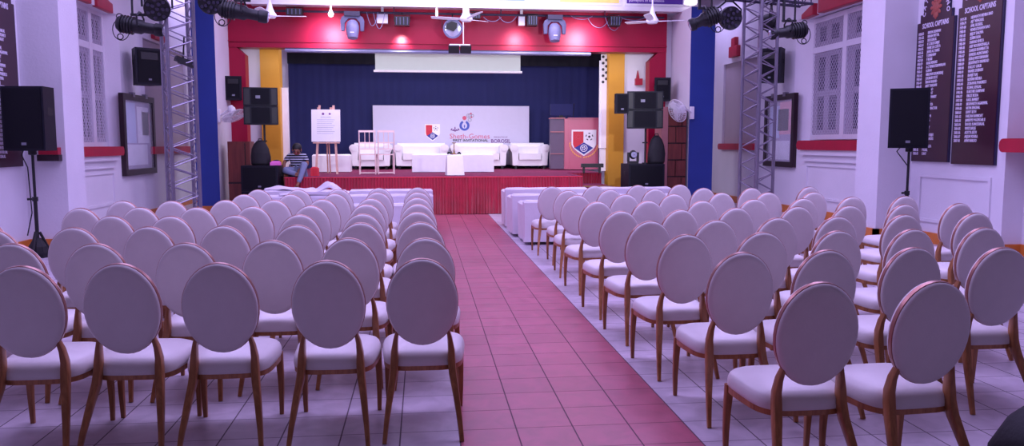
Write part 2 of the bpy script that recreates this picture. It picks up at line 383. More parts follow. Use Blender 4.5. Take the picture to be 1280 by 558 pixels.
# wings: white wall strips and ochre columns
bm = BM(); box(bm, -4.7, -3.8, 19.9, 20.1, 0, 4.6); box(bm, 5.0, 6.4, 19.9, 20.1, 0, 4.6); box(bm, -4.7, 6.4, 19.1, 23.4, 4.55, 4.65); struct('wall_wings', bm, 'wall')
bm = BM(); box(bm, -3.8, -3.36, 19.75, 20.15, 0, 4.55); box(bm, 4.63, 5.02, 19.75, 20.15, 0, 4.55); struct('wall_columns', bm, 'yellow', bev=.01)
bm = BM(); box(bm, -3.36, -3.22, 20.0, 20.12, .81, 2.86); box(bm, 4.5, 4.65, 20.0, 20.12, 1.4, 3.0); box(bm, 4.46, 4.5, 20.05, 20.12, 1.4, 3.6); box(bm, 4.48, 4.65, 20.03, 20.12, .82, 1.39); struct('trim_14', bm, 'white', bev=.008)
bm = BM(); box(bm, 4.5, 4.65, 20.0, 20.1, 3.0, 3.75)
for k in range(9): lathe(bm, [(0, 0), (.035, 0), (.035, .012), (0, .012)], 12, 1, FRONT(4.53+.085*(k % 2), 20.0, 3.06+.078*k))
struct('trim_15', bm, ['white', 'c_black'])
bm = BM(); box(bm, 5.32, 5.5, 19.8, 19.9, 2.98, 3.14, 0); prism(bm, [(5.34, 3.14), (5.42, 3.14), (5.38, 3.34)], 19.8, 19.88, Matrix(((1, 0, 0, 0), (0, 0, 1, 0), (0, 1, 0, 0), (0, 0, 0, 1)))); struct('trim_16', bm, 'sill')
bm = BM(); box(bm, 6.62, 6.95, 19.0, 19.25, 0, 5.6); struct('wall_post', bm, 'niche', bev=.01)

# balcony over the proscenium
bm = BM(); box(bm, -3.72, 6.36, 18.2, 18.7, 4.56, 5.6); box(bm, -3.78, 6.42, 18.14, 18.24, 4.52, 4.62); struct('wall_balcony', bm, 'white', bev=.01)
bm = BM(); box(bm, -4.74, 6.5, 18.3, 19.05, 4.62, 4.7); struct('ceiling_balcony', bm, 'wall')

# windows
def lattice(bm, y0, y1, z0, z1, x, step=.066, w=.0036):
    slope = 1.7
    def seg(a, b):
        tube(bm, [(x, a[0], a[1]), (x, b[0], b[1])], w, 4, caps=False)
    n = int(((y1-y0)*slope+(z1-z0))/(step*slope))+2
    for sgn in (1, -1):
        for k in range(n):
            c = k*step*slope
            # line z = z0 + c - slope*(t) , t = y-y0 (sgn 1) or y1-y
            ts = []
            t0 = max(0, (c-(z1-z0))/slope); t1 = min(y1-y0, c/slope)
            if t1-t0 < .01: continue
            Y = lambda t: y0+t if sgn > 0 else y1-t
            seg((Y(t0), z0+c-slope*t0), (Y(t1), z0+c-slope*t1))
def window(name, x, sgn, panels, zs, depth=.05):
    """x = wall-side plane of the window, sgn = +1 right wall; panels: y ranges, zs: (z0,z1) rows"""
    bm = BM(); y0 = min(p[0] for p in panels)-.12; y1 = max(p[1] for p in panels)+.1; za, zb = zs[0][0]-.1, zs[-1][1]+.1
    xa, xb = x-.05*sgn, x
    box(bm, min(xa, xb), max(xa, xb), y0, y1, za, zs[0][0]); box(bm, min(xa, xb), max(xa, xb), y0, y1, zs[-1][1], zb)
    for a, b in zip(zs, zs[1:]): box(bm, min(xa, xb), max(xa, xb), y0, y1, a[1], b[0])
    ys = sorted(panels); edges = [(y0, ys[0][0])] + [(a[1], b[0]) for a, b in zip(ys, ys[1:])] + [(ys[-1][1], y1)]
    for a, b in edges: box(bm, min(xa, xb)-.004, max(xa, xb)+.004, a, b, za, zb)
    root = struct(name, bm, 'frame_white', bev=.006)
    for (a, b) in ys:
        for (c, d) in zs:
            bm = BM(); box(bm, x-.004, x+.004, a, b, c, d); g = struct('pane', bm, 'glass_dark', parent=root)
            bm = BM(); w = (b-a); xx = x-.012*sgn
            box(bm, xx-.006, xx+.006, a, a+.17*w, c, d); box(bm, xx-.006, xx+.006, b-.2*w, b, c, d); box(bm, xx-.006, xx+.006, a+.42*w, a+.58*w, c, d)
            box(bm, xx-.005, xx+.007, a, b, c, c+.1); box(bm, xx-.005, xx+.007, a, b, d-.1, d)
            if d-c > 1: box(bm, xx-.005, xx+.007, a, b, (c+d)/2-.06, (c+d)/2+.06)
            struct('casement_bars', bm, 'shutter', parent=root)
            bm = BM(); lattice(bm, a, b, c, d, x-.04*sgn); struct('wire_grille', bm, 'wire', parent=root)
window('window_1', 8.28, 1, [(13.65, 15.02), (15.17, 16.42)], [(1.7, 3.4), (3.52, 4.02)])
window('window_2', -6.13, -1, [(15.9, 16.38), (15.3, 15.76), (14.2, 15.16)], [(1.54, 3.26), (3.38, 3.93)])

# ------------------------------------------------------------------ honours boards (right and left)
NAMES_R = ["HEMANTH MEHRA RAO", "AJIT VENGALIL", "ANIL RUSSELL", "VENKATRAMAN RAO", "BEJOY DALMIA", "ZUBIN RUIA", "FARHAD BHICA", "ASIF NOORMOHALLA", "DARIUS KHAMBATTA", "SAMEER ALIMCHAND", "SURAJ WESTERMANN", "SIDDHARTH MANKAD", "KALLAT GALIB", "MANEK DUBASH", "RANJIT RAJ", "ROHAN MEHRA", "ZORAVAR PHADKE S", "KUNAL SEHGAL", "KARTHIK KAMPANI", "FIROZ BODA", "RAUL BANSEY", "SIDDHARTH AGARWAL", "NITIN SINGHAL", "SAMIT SETH", "FARZAN BAMBOAT", "JAMSHYD VAZIFDAR II", "RAHUL KANODIALAL", "VIVEK BALSE", "ADITYA SETH", "ARJUN VOHRA", "AVNI MAROO"]
NAMES_L = ["SIMON DENHAM", "IMRAN MITTAL", "SOLI DALAL", "K C RUSTOMJEE", "MARK DE COSTA", "JAMES AL YARKE", "E DINSHAW", "F ROSSI", "ROSS MENDES", "A C VENKATESHWARAN", "R SHAH", "NIRUPAM SOUNDERAJ", "J DUBASH PETIT", "IMRAN RASHID", "AJAY THADANI", "VIJAY RAO", "K VENKAT", "NIKHIL PANDIT"] + ["A PATEL", "RAJ MEHTA", "F CONTRACTOR", "D PALIA", "MERWAN", "R DALAL", "A SEN", "H MODY", "N SHAH", "S CHATTERJEE", "B FERNANDES", "A JAIN", "R DESOUZA", "P KAUL", "S RAY"]
def honours(name, x, sgn, yf, yn, z0, label, names, zt, ears):
    """board on a side wall; yf = reader's left edge, yn = reader's right edge"""
    xd = Vector((0, -1, 0)) if sgn > 0 else Vector((0, 1, 0)); w = abs(yf-yn)
    m = basis((x, yf, z0), xd, (0, 0, 1))          # local x along reading, y up, z out of the wall
    t = thing(name, label, 'board', (0, 0, 0))
    H0 = zt-z0; e = .07
    poly = [(0, 0), (w, 0), (w, H0), (w-e, H0), (w-e, H0+.12), (w-2*e, H0+.12), (w-2*e, H0+.3)]
    poly += [(w/2+(w/2-2*e)*math.cos(a), H0+.3+.22*math.sin(a)) for a in [R(30), R(60), R(90), R(120), R(150)]]
    poly += [(2*e, H0+.3), (2*e, H0+.12), (e, H0+.12), (e, H0), (0, H0)]
    bm = BM(); prism(bm, poly, .0, .03, m, 0); obj('board_edge', bm, 'navyedge', t)
    ins = [(w/2+(px-w/2)*(1-.05/w), py if py == 0 else py-.0) for px, py in poly]
    bm = BM(); prism(bm, ins, .03, .036, m); obj('board_panel', bm, 'dboard', t)
    bm = BM(); T = lambda px, py: m @ Matrix.Translation((px, py, .038))
    text(bm, "SCHOOL CAPTAINS", .105, T(w/2, H0-.06), align='CENTER', sx=.66, bold=.002)
    yy = H0-.17; st = .0572; yr = 1951 if ears else 1978
    for i, nm in enumerate(names):
        a = "%d-%02d" % (yr+i-1, (yr+i) % 100)
        text(bm, a, .058, T(.05, yy), sx=.7, bold=.0014); text(bm, nm, .058, T(.28, yy), sx=.7, bold=.0014); yy -= st
    for ch, px, py, rot in (("C", .17, H0+.12, 75), ("A", .18, H0+.22, 62), ("T", .22, H0+.31, 45), ("N", w-.18, H0+.22, -62), ("O", w-.17, H0+.12, -75), ("N", w-.22, H0+.31, -45)):
        text(bm, ch, .1, T(px, py) @ Matrix.Rotation(R(rot), 4, 'Z'), align='CENTER', bold=.002)
    obj('lettering', bm, 'letter', t)
    bm = BM()
    for k in range(10):
        a = 2*PI*k/10; ellip(bm, (w/2+.09*math.cos(a), H0+.19+.11*math.sin(a), .04), (.05, .03, .008), rot=(0, 0, a), u=10, v=6)
    ellip(bm, (w/2, H0+.19, .042), (.07, .085, .014), u=16, v=8); ellip(bm, (w/2, H0+.06, .04), (.03, .05, .008), u=10, v=6)
    bmesh.ops.transform(bm, matrix=m, verts=bm.verts[:]); obj('emblem', bm, 'emblem', t, True)
    return t
honours('honours_board', 7.7, 1, 11.9, 11.0, 1.24, 'maroon school captains honours board directly behind the right standing loudspeaker', NAMES_L, 3.36, True)
honours('honours_board', 7.7, 1, 10.94, 10.03, 1.22, 'maroon school captains honours board on right wall, nearer the red sill', NAMES_R, 3.44, False)
honours('honours_board', -5.55, -1, 10.86, 11.84, 1.2, 'maroon honours board on left wall behind the left standing loudspeaker', NAMES_R[::-1]+NAMES_L[:3], 3.4, False)

# ------------------------------------------------------------------ chairs
def make_chair():
    t = thing('banquet_chair', 'x', 'chair', (0, 0, 0)); lean = R(9)
    zc, A, B = .70, .183, .233; yc = .045
    # local frame of the oval: tilted so the top leans back (-y)
    mo = Matrix.Translation((0, yc, zc)) @ Matrix.Rotation(lean, 4, 'X') @ Matrix(((1, 0, 0, 0), (0, 0, 1, 0), (0, 1, 0, 0), (0, 0, 0, 1)))
    N = 40; bm = BM()
    prof = [(.0, -.034), (.5, -.033), (.86, -.03), (.945, -.026), (.985, -.018), (1.0, -.006), (1.0, .018), (.975, .03), (.9, .038), (.5, .046), (.0, .048)]
    rings = []
    for s, d in prof:
        if s == 0: rings.append([bm.verts.new((0, 0, d))])
        else: rings.append([bm.verts.new((A*s*math.cos(2*PI*k/N), B*s*math.sin(2*PI*k/N), d)) for k in range(N)])
    for a, b in zip(rings, rings[1:]):
        for k in range(N):
            k2 = (k+1) % N
            if len(a) == 1: bm.faces.new((a[0], b[k2], b[k]))
            elif len(b) == 1: bm.faces.new((a[k], a[k2], b[0]))
            else: bm.faces.new((a[k], a[k2], b[k2], b[k]))
    bmesh.ops.transform(bm, matrix=mo, verts=bm.verts[:]); obj('backrest', bm, 'leather', t, True)
    bm = BM(); sec = [(-.006, -.009), (.0035, -.009), (.0062, -.006), (.0062, .014), (.0035, .017), (-.006, .017)]
    rr = [[bm.verts.new(((A-.004+o)*math.cos(2*PI*k/N), (B-.004+o)*math.sin(2*PI*k/N), d)) for k in range(N)] for o, d in sec]
    for i in range(len(rr)):
        a, b = rr[i], rr[(i+1) % len(rr)]
        for k in range(N): bm.faces.new((a[k], a[(k+1) % N], b[(k+1) % N], b[k]))
    bmesh.ops.transform(bm, matrix=mo, verts=bm.verts[:]); obj('back_frame', bm, 'rim', t, True)
    # seat outline: narrow at the rear, wide rounded front
    def outline(s, n=44):
        out = []
        for k in range(n):
            a = 2*PI*k/n; cx, sy = math.cos(a), math.sin(a); e = .5
            x = math.copysign(abs(cx)**e, cx); y = math.copysign(abs(sy)**e, sy)
            hw = .205+.034*(y+1)/2
            out.append((x*hw*s if s < 1.001 else x*(hw+s-1), .305+y*(.225*s if s < 1.001 else .225+s-1)))
        return out
    bm = BM(); rings = []
    for s, z in ((.97, .362), (.995, .368), (1.0, .384), (.992, .402), (.965, .42), (.91, .434), (.8, .446), (.5, .458), (.2, .461)):
        rings.append([(x, y, z-.012*(1-min(1, (y-.08)/.45))) for x, y in outline(s)])
    loft(bm, rings); obj('seat', bm, 'leather', t, True)
    bm = BM(); loft(bm, [[(x, y, z) for x, y in outline(s)] for s, z in ((.93, .327), (.98, .329), (.985, .361), (.9, .363))]); obj('seat_frame', bm, 'copper', t, True)
    for sx in (-1, 1):
        bm = BM()
        P = [(.196, -.075, 0), (.186, -.035, .1), (.169, .02, .22), (.153, .066, .32), (.148, .085, .385), (.147, .09, .44), (.14, .083, .50), (.13, .068, .55)]
        Q = [(.011, .013), (.0135, .016), (.0175, .02), (.0205, .024), (.0205, .026), (.018, .026), (.013, .023), (.009, .018)]
        tube(bm, [(sx*a, b, c) for a, b, c in P], 0, 10, sq=Q); obj('leg', bm, 'copper', t, True)
        bm = BM()
        P = [(.206, .49, 0), (.208, .488, .12), (.207, .483, .23), (.204, .475, .325), (.204, .475, .36)]
        Q = [(.0115, .0115), (.0145, .0145), (.0175, .0175), (.02, .02), (.019, .019)]
        tube(bm, [(sx*a, b, c) for a, b, c in P], 0, 10, sq=Q); obj('leg', bm, 'copper', t, True)
    return t
LEFT = [
 [(-.01, 4.04), (-.48, 4.02), (-1.0, 4.0), (-1.475, 4.03), (-1.91, 4.0)],
 [(.01, 4.92), (-.46, 4.98), (-.91, 4.91), (-1.39, 4.84), (-1.91, 4.87), (-2.39, 4.92)],
 [(-.02, 5.94), (-.46, 5.95), (-.90, 5.83), (-1.41, 5.83), (-1.92, 5.83), (-2.42, 5.83), (-2.92, 5.76)],
 [(-.05, 6.82), (-.50, 6.71), (-1.01, 6.69), (-1.52, 6.68), (-2.02, 6.66), (-2.5, 6.74), (-3.42, 6.6)],
 [(-.05, 7.74), (-.54, 7.74), (-1.05, 7.65), (-1.57, 7.61), (-2.06, 7.56), (-2.58, 7.63), (-3.08, 7.59)],
 [(-.06, 8.67), (-.55, 8.59), (-1.05, 8.53), (-1.53, 8.46), (-2.03, 8.52), (-2.55, 8.46), (-3.04, 8.51)],
 [(-.06, 9.65), (-.54, 9.68), (-1.02, 9.46), (-1.51, 9.4), (-2.04, 9.44)],
 [(-.07, 10.7), (-.57, 10.63), (-1.07, 10.4), (-1.58, 10.4), (-2.08, 10.44)]]
RIGHT = [
 [(1.66, 3.15), (2.16, 3.12)],
 [(1.7, 4.08), (2.2, 4.12), (2.74, 4.17), (3.24, 4.12)],
 [(1.68, 4.94), (2.22, 5.01), (2.76, 5.04), (3.32, 5.08), (3.88, 5.13)],
 [(1.70, 5.84), (2.22, 5.85), (2.77, 5.99), (3.29, 6.03), (3.93, 6.14), (4.62, 6.22)],
 [(1.70, 6.74), (2.26, 6.82), (2.83, 6.97), (3.45, 7.05), (3.98, 7.09), (4.59, 7.18), (5.21, 7.26)],
 [(1.74, 7.86), (2.28, 7.92), (2.83, 7.86), (3.45, 8.03), (4.02, 8.09), (4.67, 8.27), (5.33, 8.34)],
 [(1.73, 8.88), (2.31, 8.96), (2.88, 8.96), (3.52, 9.13), (4.1, 9.14), (4.68, 9.16)],
 [(1.8, 9.82), (2.36, 9.93), (2.98, 10.04), (3.67, 10.16), (4.3, 10.1), (5.2, 10.3)],
 [(1.74, 10.74), (2.36, 10.85), (3.01, 10.98), (3.64, 11.05)]]
ORD = ['first', 'second', 'third', 'fourth', 'fifth', 'sixth', 'seventh', 'eighth', 'ninth']
chair0 = make_chair(); used = False
for side, rows in (('left', LEFT), ('right', RIGHT)):
    for i, row in enumerate(rows):
        for j, (x, y) in enumerate(row):
            lab = 'white oval-back chair, %s block, %s row from the camera, %s from the aisle' % (side, ORD[i], ORD[j])
            if side == 'left' and i == 3 and j == 6: lab = 'white oval-back chair, left block, fourth row from the camera, set apart at far left'
            rz = R(random.uniform(-2.5, 2.5))+(R(1.5) if side == 'right' else 0)
            if side == 'right' and i >= 6 and j == 0: rz += R(-4)
            # the table holds the top of the back; the chair's origin sits a little forward of it
            loc = (x, y-.01, 0)
            if not used: c = chair0; c.location = loc; c.rotation_euler = (0, 0, rz); c['label'] = lab; used = True
            else: c = copy_tree(chair0, loc, rz, lab)
            c['group'] = 'oval-back chairs in the %s block' % side

# ------------------------------------------------------------------ cloth-covered sofas behind the chairs
def drape(bm, x0, x1, y0, y1, z0, z1, amp=.012, seed=0, taper=.0):
    """draped box with gently wavy sides"""
    rnd = random.Random(seed); ph = [rnd.uniform(0, 6.28) for _ in range(6)]
    r = .05; per = []
    nx, ny = max(6, int((x1-x0)/.05)), max(6, int((y1-y0)/.06))
    for k in range(nx): per.append((x0+(x1-x0)*k/nx, y0, 0, -1))
    for k in range(ny): per.append((x1, y0+(y1-y0)*k/ny, 1, 0))
    for k in range(nx): per.append((x1-(x1-x0)*k/nx, y1, 0, 1))
    for k in range(ny): per.append((x0, y1-(y1-y0)*k/ny, -1, 0))
    rings = []
    for (f, z) in ((0, z0), (.25, z0+(z1-z0)*.3), (.6, z0+(z1-z0)*.7), (.9, z1-.03), (1, z1-.004)):
        ring = []
        for k, (x, y, ax, ay) in enumerate(per):
            w = amp*(1-f)*(math.sin(k*.9+ph[0])+.7*math.sin(k*2.1+ph[1])+.6*math.sin(k*.37+ph[2])) + taper*(1-f)
            ins = .0 if f < 1 else .03
            ring.append((x+ax*w-(ins if x > (x0+x1)/2 else -ins), y+ay*w-(ins if y > (y0+y1)/2 else -ins), z+(0 if f == 0 else .004*math.sin(k*.5+ph[3]))))
        rings.append(ring)
    loft(bm, rings)
def hall_sofa(x0, x1, y0, h, label, seed):
    t = thing('covered_sofa', label, 'sofa', ((x0+x1)/2, y0, 0), 0, 'cloth-covered sofas in front of the stage'); w = (x1-x0)/2
    bm = BM(); drape(bm, -w, w, .0, .24, .05, h, .008, seed); obj('backrest', bm, 'cloth', t, True)
    for s in (-1, 1):
        bm = BM(); drape(bm, s*w-(.2 if s > 0 else 0), s*w+(0 if s > 0 else .2), .25, .88, .05, h*.92, .006, seed+s); obj('armrest', bm, 'cloth', t, True)
    bm = BM(); drape(bm, -w+.21, w-.21, .25, .86, .05, h*.55, .006, seed+7); obj('seat', bm, 'cloth', t, True)
    for sx in (-1, 1):
        for yy in (.08, .8):
            bm = BM(); lathe(bm, [(0, 0), (.03, 0), (.035, .06), (0, .06)], 10, 0, Matrix.Translation((sx*(w-.12), yy, 0))); obj('leg', bm, 'black', t)
k = 11
for (x0, x1, y0, h, lab) in [
    (1.46, 2.95, 14.1, .73, 'white covered sofa right of aisle, closest to stage, aisle end'), (3.0, 4.5, 14.15, .73, 'white covered sofa right of aisle, closest to stage, far from aisle'),
    (1.44, 2.9, 12.85, .70, 'white covered sofa right of aisle, middle row, at aisle end'), (2.95, 4.4, 12.9, .68, 'white covered sofa right of aisle, middle row, away from aisle'),
    (1.5, 2.5, 11.75, .67, 'small white covered sofa right of aisle, right behind the chairs'),
    (-1.25, .17, 13.9, .73, 'white covered sofa left of aisle, closest to stage, aisle end'), (-2.75, -1.32, 14.0, .72, 'white covered sofa left of aisle, closest to stage, far from aisle'),
    (-1.2, .16, 12.8, .71, 'white covered sofa left of aisle, middle row, at aisle end'), (-2.7, -1.27, 12.85, .70, 'white covered sofa left of aisle, middle row, away from aisle'),
    (-1.15, .12, 11.75, .64, 'white covered sofa left of aisle, right behind the chairs')]:
    hall_sofa(x0, x1, y0, h, lab, k); k += 5
def rumple(x0, x1, y0, y1, z, name, label, pk, seed):
    rnd = random.Random(seed); bm = BM(); nx, ny = 26, 14; g = []
    for j in range(ny+1):
        row = []
        for i in range(nx+1):
            u, v = i/nx, j/ny; hh = sum(a*math.exp(-((u-p)**2/su+(v-q)**2/sv)) for a, p, q, su, sv in pk)
            edge = min(u, 1-u, v, 1-v)
            row.append(bm.verts.new((x0+(x1-x0)*u+.03*math.sin(9*v), y0+(y1-y0)*v+.02*math.sin(11*u), z+hh+.007*math.sin(17*u+5*v)+.005*math.sin(31*v-9*u)+(.0 if edge > .02 else -.012))))
        g.append(row)
    for j in range(ny):
        for i in range(nx): bm.faces.new((g[j][i], g[j][i+1], g[j+1][i+1], g[j+1][i]))
    ex = bmesh.ops.extrude_face_region(bm, geom=bm.faces[:]); bmesh.ops.translate(bm, vec=(0, 0, -.012), verts=[v for v in ex['geom'] if isinstance(v, bmesh.types.BMVert)])
    tag(obj(name, bm, 'cloth', None, True), label, 'cloth')
rumple(-2.25, -1.3, 12.86, 13.25, .712, 'sofa_cloth', 'crumpled white cloth heaped on a covered sofa left of aisle', [(.17, .82, .5, .022, .6), (.07, .5, .5, .12, .6)], 3)
rumple(-2.7, -1.9, 14.02, 14.4, .735, 'sofa_cloth', 'white cloth lying on far left covered sofa near stage', [(.05, .3, .5, .05, .3)], 4)

# ------------------------------------------------------------------ stage
st = thing('stage', 'raised stage with magenta carpet and pleated crimson skirt', 'stage', (.3, 17.2, 0)); SX, SY = .3, 17.2
bm = BM(); box(bm, -2.84-SX, 3.42-SX, .03, 1.9, 0, .8); box(bm, -3.2-SX, 4.3-SX, 1.9, 6.15, 0, .8); obj('platform', bm, 'cabinet_d', st)
bm = BM(); box(bm, -2.87-SX, 3.45-SX, .0, 1.9, .8, .815); box(bm, -3.2-SX, 4.32-SX, 1.88, 6.15, .8, .814); obj('carpet', bm, 'carpet', st)
def pleats(path, z0, z1, pitch=.062, amp=.022, seed=1, bulge=.03, n_h=7):
    rnd = random.Random(seed); bm = BM(); pts = []; s = 0
    for (a, b) in zip(path, path[1:]):
        a, b = Vector(a), Vector(b); L = (b-a).length; n = int(L/(pitch/6)); d = (b-a)/L; nrm = Vector((d.y, -d.x))
        for i in range(n): pts.append((a+d*(L*i/n), nrm, s+L*i/n))
        s += L
    pts.append((Vector(path[-1]), nrm, s)); rows = []; jit = [rnd.uniform(.6, 1.4) for _ in range(int(s/pitch)+3)]; jp = [rnd.uniform(-.8, .8) for _ in range(int(s/pitch)+3)]
    for j in range(n_h+1):
        f = j/n_h; row = []
        for p, nr, ss in pts:
            k = int(ss/pitch); am = amp*(.45+.55*(1-f)+.2)*jit[k]
            w = am*math.sin(2*PI*ss/pitch+jp[k]*(1-f)) + bulge*(1-f)**1.3
            q = p+nr*(w+amp*.6); row.append(bm.verts.new((q.x, q.y, z0+(z1-z0)*f)))
        rows.append(row)
    for a, b in zip(rows, rows[1:]):
        for i in range(len(a)-1): bm.faces.new((a[i], a[i+1], b[i+1], b[i]))
    return bm
bm = pleats([(-2.87-SX, 1.8), (-2.87-SX, 0), (3.45-SX, 0), (3.45-SX, 1.5)], .01, .805); obj('skirt', bm, 'skirt', st, True)
bm = pleats([(3.47-SX, 1.86), (4.3-SX, 1.86)], .5, .805, seed=4, bulge=.0); obj('skirt', bm, 'skirt', st, True)
bm = BM(); tube(bm, [(-2.88-SX, -.012, .8), (3.46-SX, -.012, .8)], .012, 6); obj('top_hem', bm, 'c_red', st)
bm = BM(); box(bm, 3.5-SX, 4.25-SX, .55, 1.8, 0, .56); obj('side_step', bm, 'carpet', st, bev=.01)
bm = BM(); box(bm, 3.5-SX, 4.25-SX, .535, .55, .54, .57); obj('step_edging', bm, 'brass', st)

# backdrop curtain
def curtain(x0, x1, y, z0, z1, pitch, amp, seed):
    return pleats([(x0, y), (x1, y)], z0, z1, pitch, amp, seed, 0, 3)
t = thing('stage_curtain', 'navy velvet backdrop curtain hung across the back of the stage', 'curtain', (.5, 23.2, .81))
obj('drape', curtain(-4.2, 4.8, 0, .02, 3.0, .22, .008, 2), 'curtain', t, True); t.children[0].location = (0, 0, 0)
obj('valance', curtain(-4.2, 4.8, -.12, 2.92, 3.72, .3, .012, 3), 'curtain_dark', t, True)
bm = BM(); tube(bm, [(-4.3, -.05, 3.72), (4.9, -.05, 3.72)], .03, 8); obj('rail', bm, 'black', t)
# curtain track under the red beam
bm = BM(); box(bm, -3.05, 3.95, 18.75, 18.95, 3.58, 3.66); box(bm, -3.05, 3.95, 18.72, 18.75, 3.6, 3.63); tag(obj('curtain_track', bm, 'grey_l', None, bev=.006), 'long grey curtain track fixed along underside of red beam', 'track')

# projection screen partly rolled down
t = thing('projector_screen', 'white projection screen part rolled down over stage centre', 'projector screen', (.66, 20, 3.25))
bm = BM(); box(bm, -1.78, 1.78, 0, .008, .05, .8); obj('fabric', bm, 'screen', t)
bm = BM(); tube(bm, [(-1.82, 0, .03), (1.82, 0, .03)], .03, 10); obj('bottom_bar', bm, 'white', t, True)
bm = BM(); box(bm, -1.9, 1.9, -.06, .08, .8, .93); obj('case', bm, 'white', t, bev=.01)

# backdrop banner
def disc(bm, mtx, r, d0, d1, mi=0, n=24): prism(bm, oval(r, r, n), d0, d1, mtx, mi)
t = thing('event_banner', 'white printed event banner standing behind the stage sofas', 'banner', (.84, 23.02, .81)); BX, BY, BZ = .84, 23.02, .81
bm = BM(); box(bm, -2.22, 2.22, 0, .03, .1, 1.78); obj('print_panel', bm, 'banner', t)
bm = BM(); box(bm, -2.1, -2.04, .0, .06, 0, .1); box(bm, 2.04, 2.1, 0, .06, 0, .1); box(bm, -.03, .03, 0, .06, 0, .1); obj('support_foot', bm, 'alu_dark', t)
FB = lambda X, Z, o=.002: FRONT(X-BX, -o, Z-BZ)
def shield(w, h):
    q = [R(v) for v in (6, 14, 24, 36, 50, 64, 76)]
    rt = [(w/2*(1-math.sin(a)**1.6), -h*.05-h*.45*math.sin(a)) for a in q]
    return [(-w/2, h/2), (w/2, h/2), (w/2, -h*.05)] + rt + [(0, -h/2)] + [(-x, y) for x, y in rt[::-1]] + [(-w/2, -h*.05)]
def crest(parent, F, w, h, o=.002, laurel=None):
    """school crest: red and white quarters above a blue diamond"""
    bm = BM(); prism(bm, shield(w*1.06, h*1.05), 0, o, F); obj('crest_field', bm, 'c_white', parent)
    bm = BM(); prism(bm, [(-w*.47, h*.46), (-w*.02, h*.46), (-w*.02, h*.02), (-w*.40, -h*.22), (-w*.47, -h*.05)], o, 2*o, F); obj('crest_quarter', bm, 'c_red', parent)
    bm = BM(); prism(bm, [(0, .02*h), (w*.40, -h*.2), (0, -h*.46), (-w*.40, -h*.2)], o*2, 3*o, F); obj('crest_diamond', bm, 'c_blue', parent)
    bm = BM(); disc(bm, F @ Matrix.Translation((0, -h*.21, 0)), w*.155, 3*o, 4*o); obj('crest_ring', bm, 'c_white', parent)
    bm = BM(); disc(bm, F @ Matrix.Translation((0, -h*.21, 0)), w*.125, 4*o, 5*o); obj('crest_disc', bm, 'c_blue', parent)
    bm = BM()
    for k in range(5): disc(bm, F @ Matrix.Translation((w*.06*math.cos(k*1.257), -h*.21+w*.06*math.sin(k*1.257), 0)), w*.03, 5*o, 6*o, n=8)
    obj('crest_monogram', bm, 'c_white', parent)
    bm = BM(); F2 = F @ Matrix.Translation((w*.23, h*.25, 0)); disc(bm, F2, w*.055, 2*o, 3*o, n=6)
    for k in range(5): 
        a = PI/2+k*2*PI/5; prism(bm, [(w*.17*math.cos(a+q)*s, w*.17*math.sin(a+q)*s) for q, s in ((-.32, 1), (.32, 1), (.2, .72), (-.2, .72))], 2*o, 3*o, F2)
    obj('crest_ball', bm, 'c_black', parent)
    bm = BM()
    F3 = F @ Matrix.Translation((-w*.24, h*.24, 0))
    for r_ in (.14, .08):
        for k in range(14):
            a = k*2*PI/14; disc(bm, F3 @ Matrix.Translation((w*r_*math.cos(a), w*r_*math.sin(a), 0)), w*.012, 2*o, 3*o, n=6)
    obj('crest_lamp', bm, 'c_pink', parent)
    if laurel:
        bm = BM()
        for s in (-1, 1):
            for k in range(9):
                a = R(-96+s*8)+s*k*R(9.5); rr = h*.56
                p = (w*.60*math.cos(a), rr*math.sin(a)-.01); ellip(bm, (p[0], p[1]+.0, .004), (.045*h*1.3, .02*h*1.3, .004), rot=(0, 0, a+PI/2+s*.5), u=8, v=6)
        bmesh.ops.transform(bm, matrix=F, verts=bm.verts[:]); obj('crest_laurel', bm, laurel, parent)
crest(t, FB(.29, 1.83), .40, .46)
# ring icon with figure and atoms
bm = BM(); F = FB(1.2, 2.03); n = 30; ro, ri = .145, .075
for k in range(n):
    a0, a1 = R(112)+R(316)*k/n, R(112)+R(316)*(k+1)/n
    prism(bm, [(ri*math.cos(a0), ri*1.15*math.sin(a0)), (ro*math.cos(a0), ro*math.sin(a0)), (ro*math.cos(a1), ro*math.sin(a1)), (ri*math.cos(a1), ri*1.15*math.sin(a1))], 0, .004, F)
prism(bm, [(-.012, .02), (.012, .02), (.02, -.03), (0, -.08), (-.02, -.03)], 0, .004, F); obj('ring_icon', bm, 'c_blue2', t)
bm = BM(); disc(bm, FB(1.2, 2.245), .058, 0, .004); disc(bm, FB(1.385, 2.37), .026, 0, .004); disc(bm, FB(1.4, 2.27), .024, 0, .004); obj('atom_dots', bm, 'c_pink', t)
bm = BM()
for (x, z, r_) in ((1.31, 2.31, .05), (1.355, 2.315, .05), (1.35, 2.19, .045), (1.43, 2.31, .035)):
    for k in range(20):
        a = k*2*PI/20; cbox(bm, (x-BX+r_*math.cos(a), -.003, z-BZ+r_*math.sin(a)), (.012, .004, .012))
obj('atom_rings', bm, 'badge', t)
bm = BM(); text(bm, "Sheth-Gomes", .2, FB(1.35, 1.72), align='CENTER', sx=1.05); obj('banner_title', bm, 'c_pink', t)
bm = BM(); text(bm, "FIRST INVITATIONAL", .1, FB(1.37, 1.605), align='CENTER', sx=1.08, bold=.002); obj('banner_subtitle', bm, 'c_black', t)
bm = BM(); text(bm, "BOROSIL", .15, FB(2.24, 1.585), align='CENTER', bold=.003, sx=.95); text(bm, "PRESENTED BY", .055, FB(2.24, 1.70), align='CENTER', sx=1.1); obj('sponsor_wordmark', bm, 'c_purple', t)
bm = BM()
for k in range(5): ellip(bm, (.93-BX+.05*(k-2), -.003, 1.88-BZ+.02*abs(k-2)), (.035, .004, .02), rot=(0, (k-2)*.5, 0), u=8, v=6)
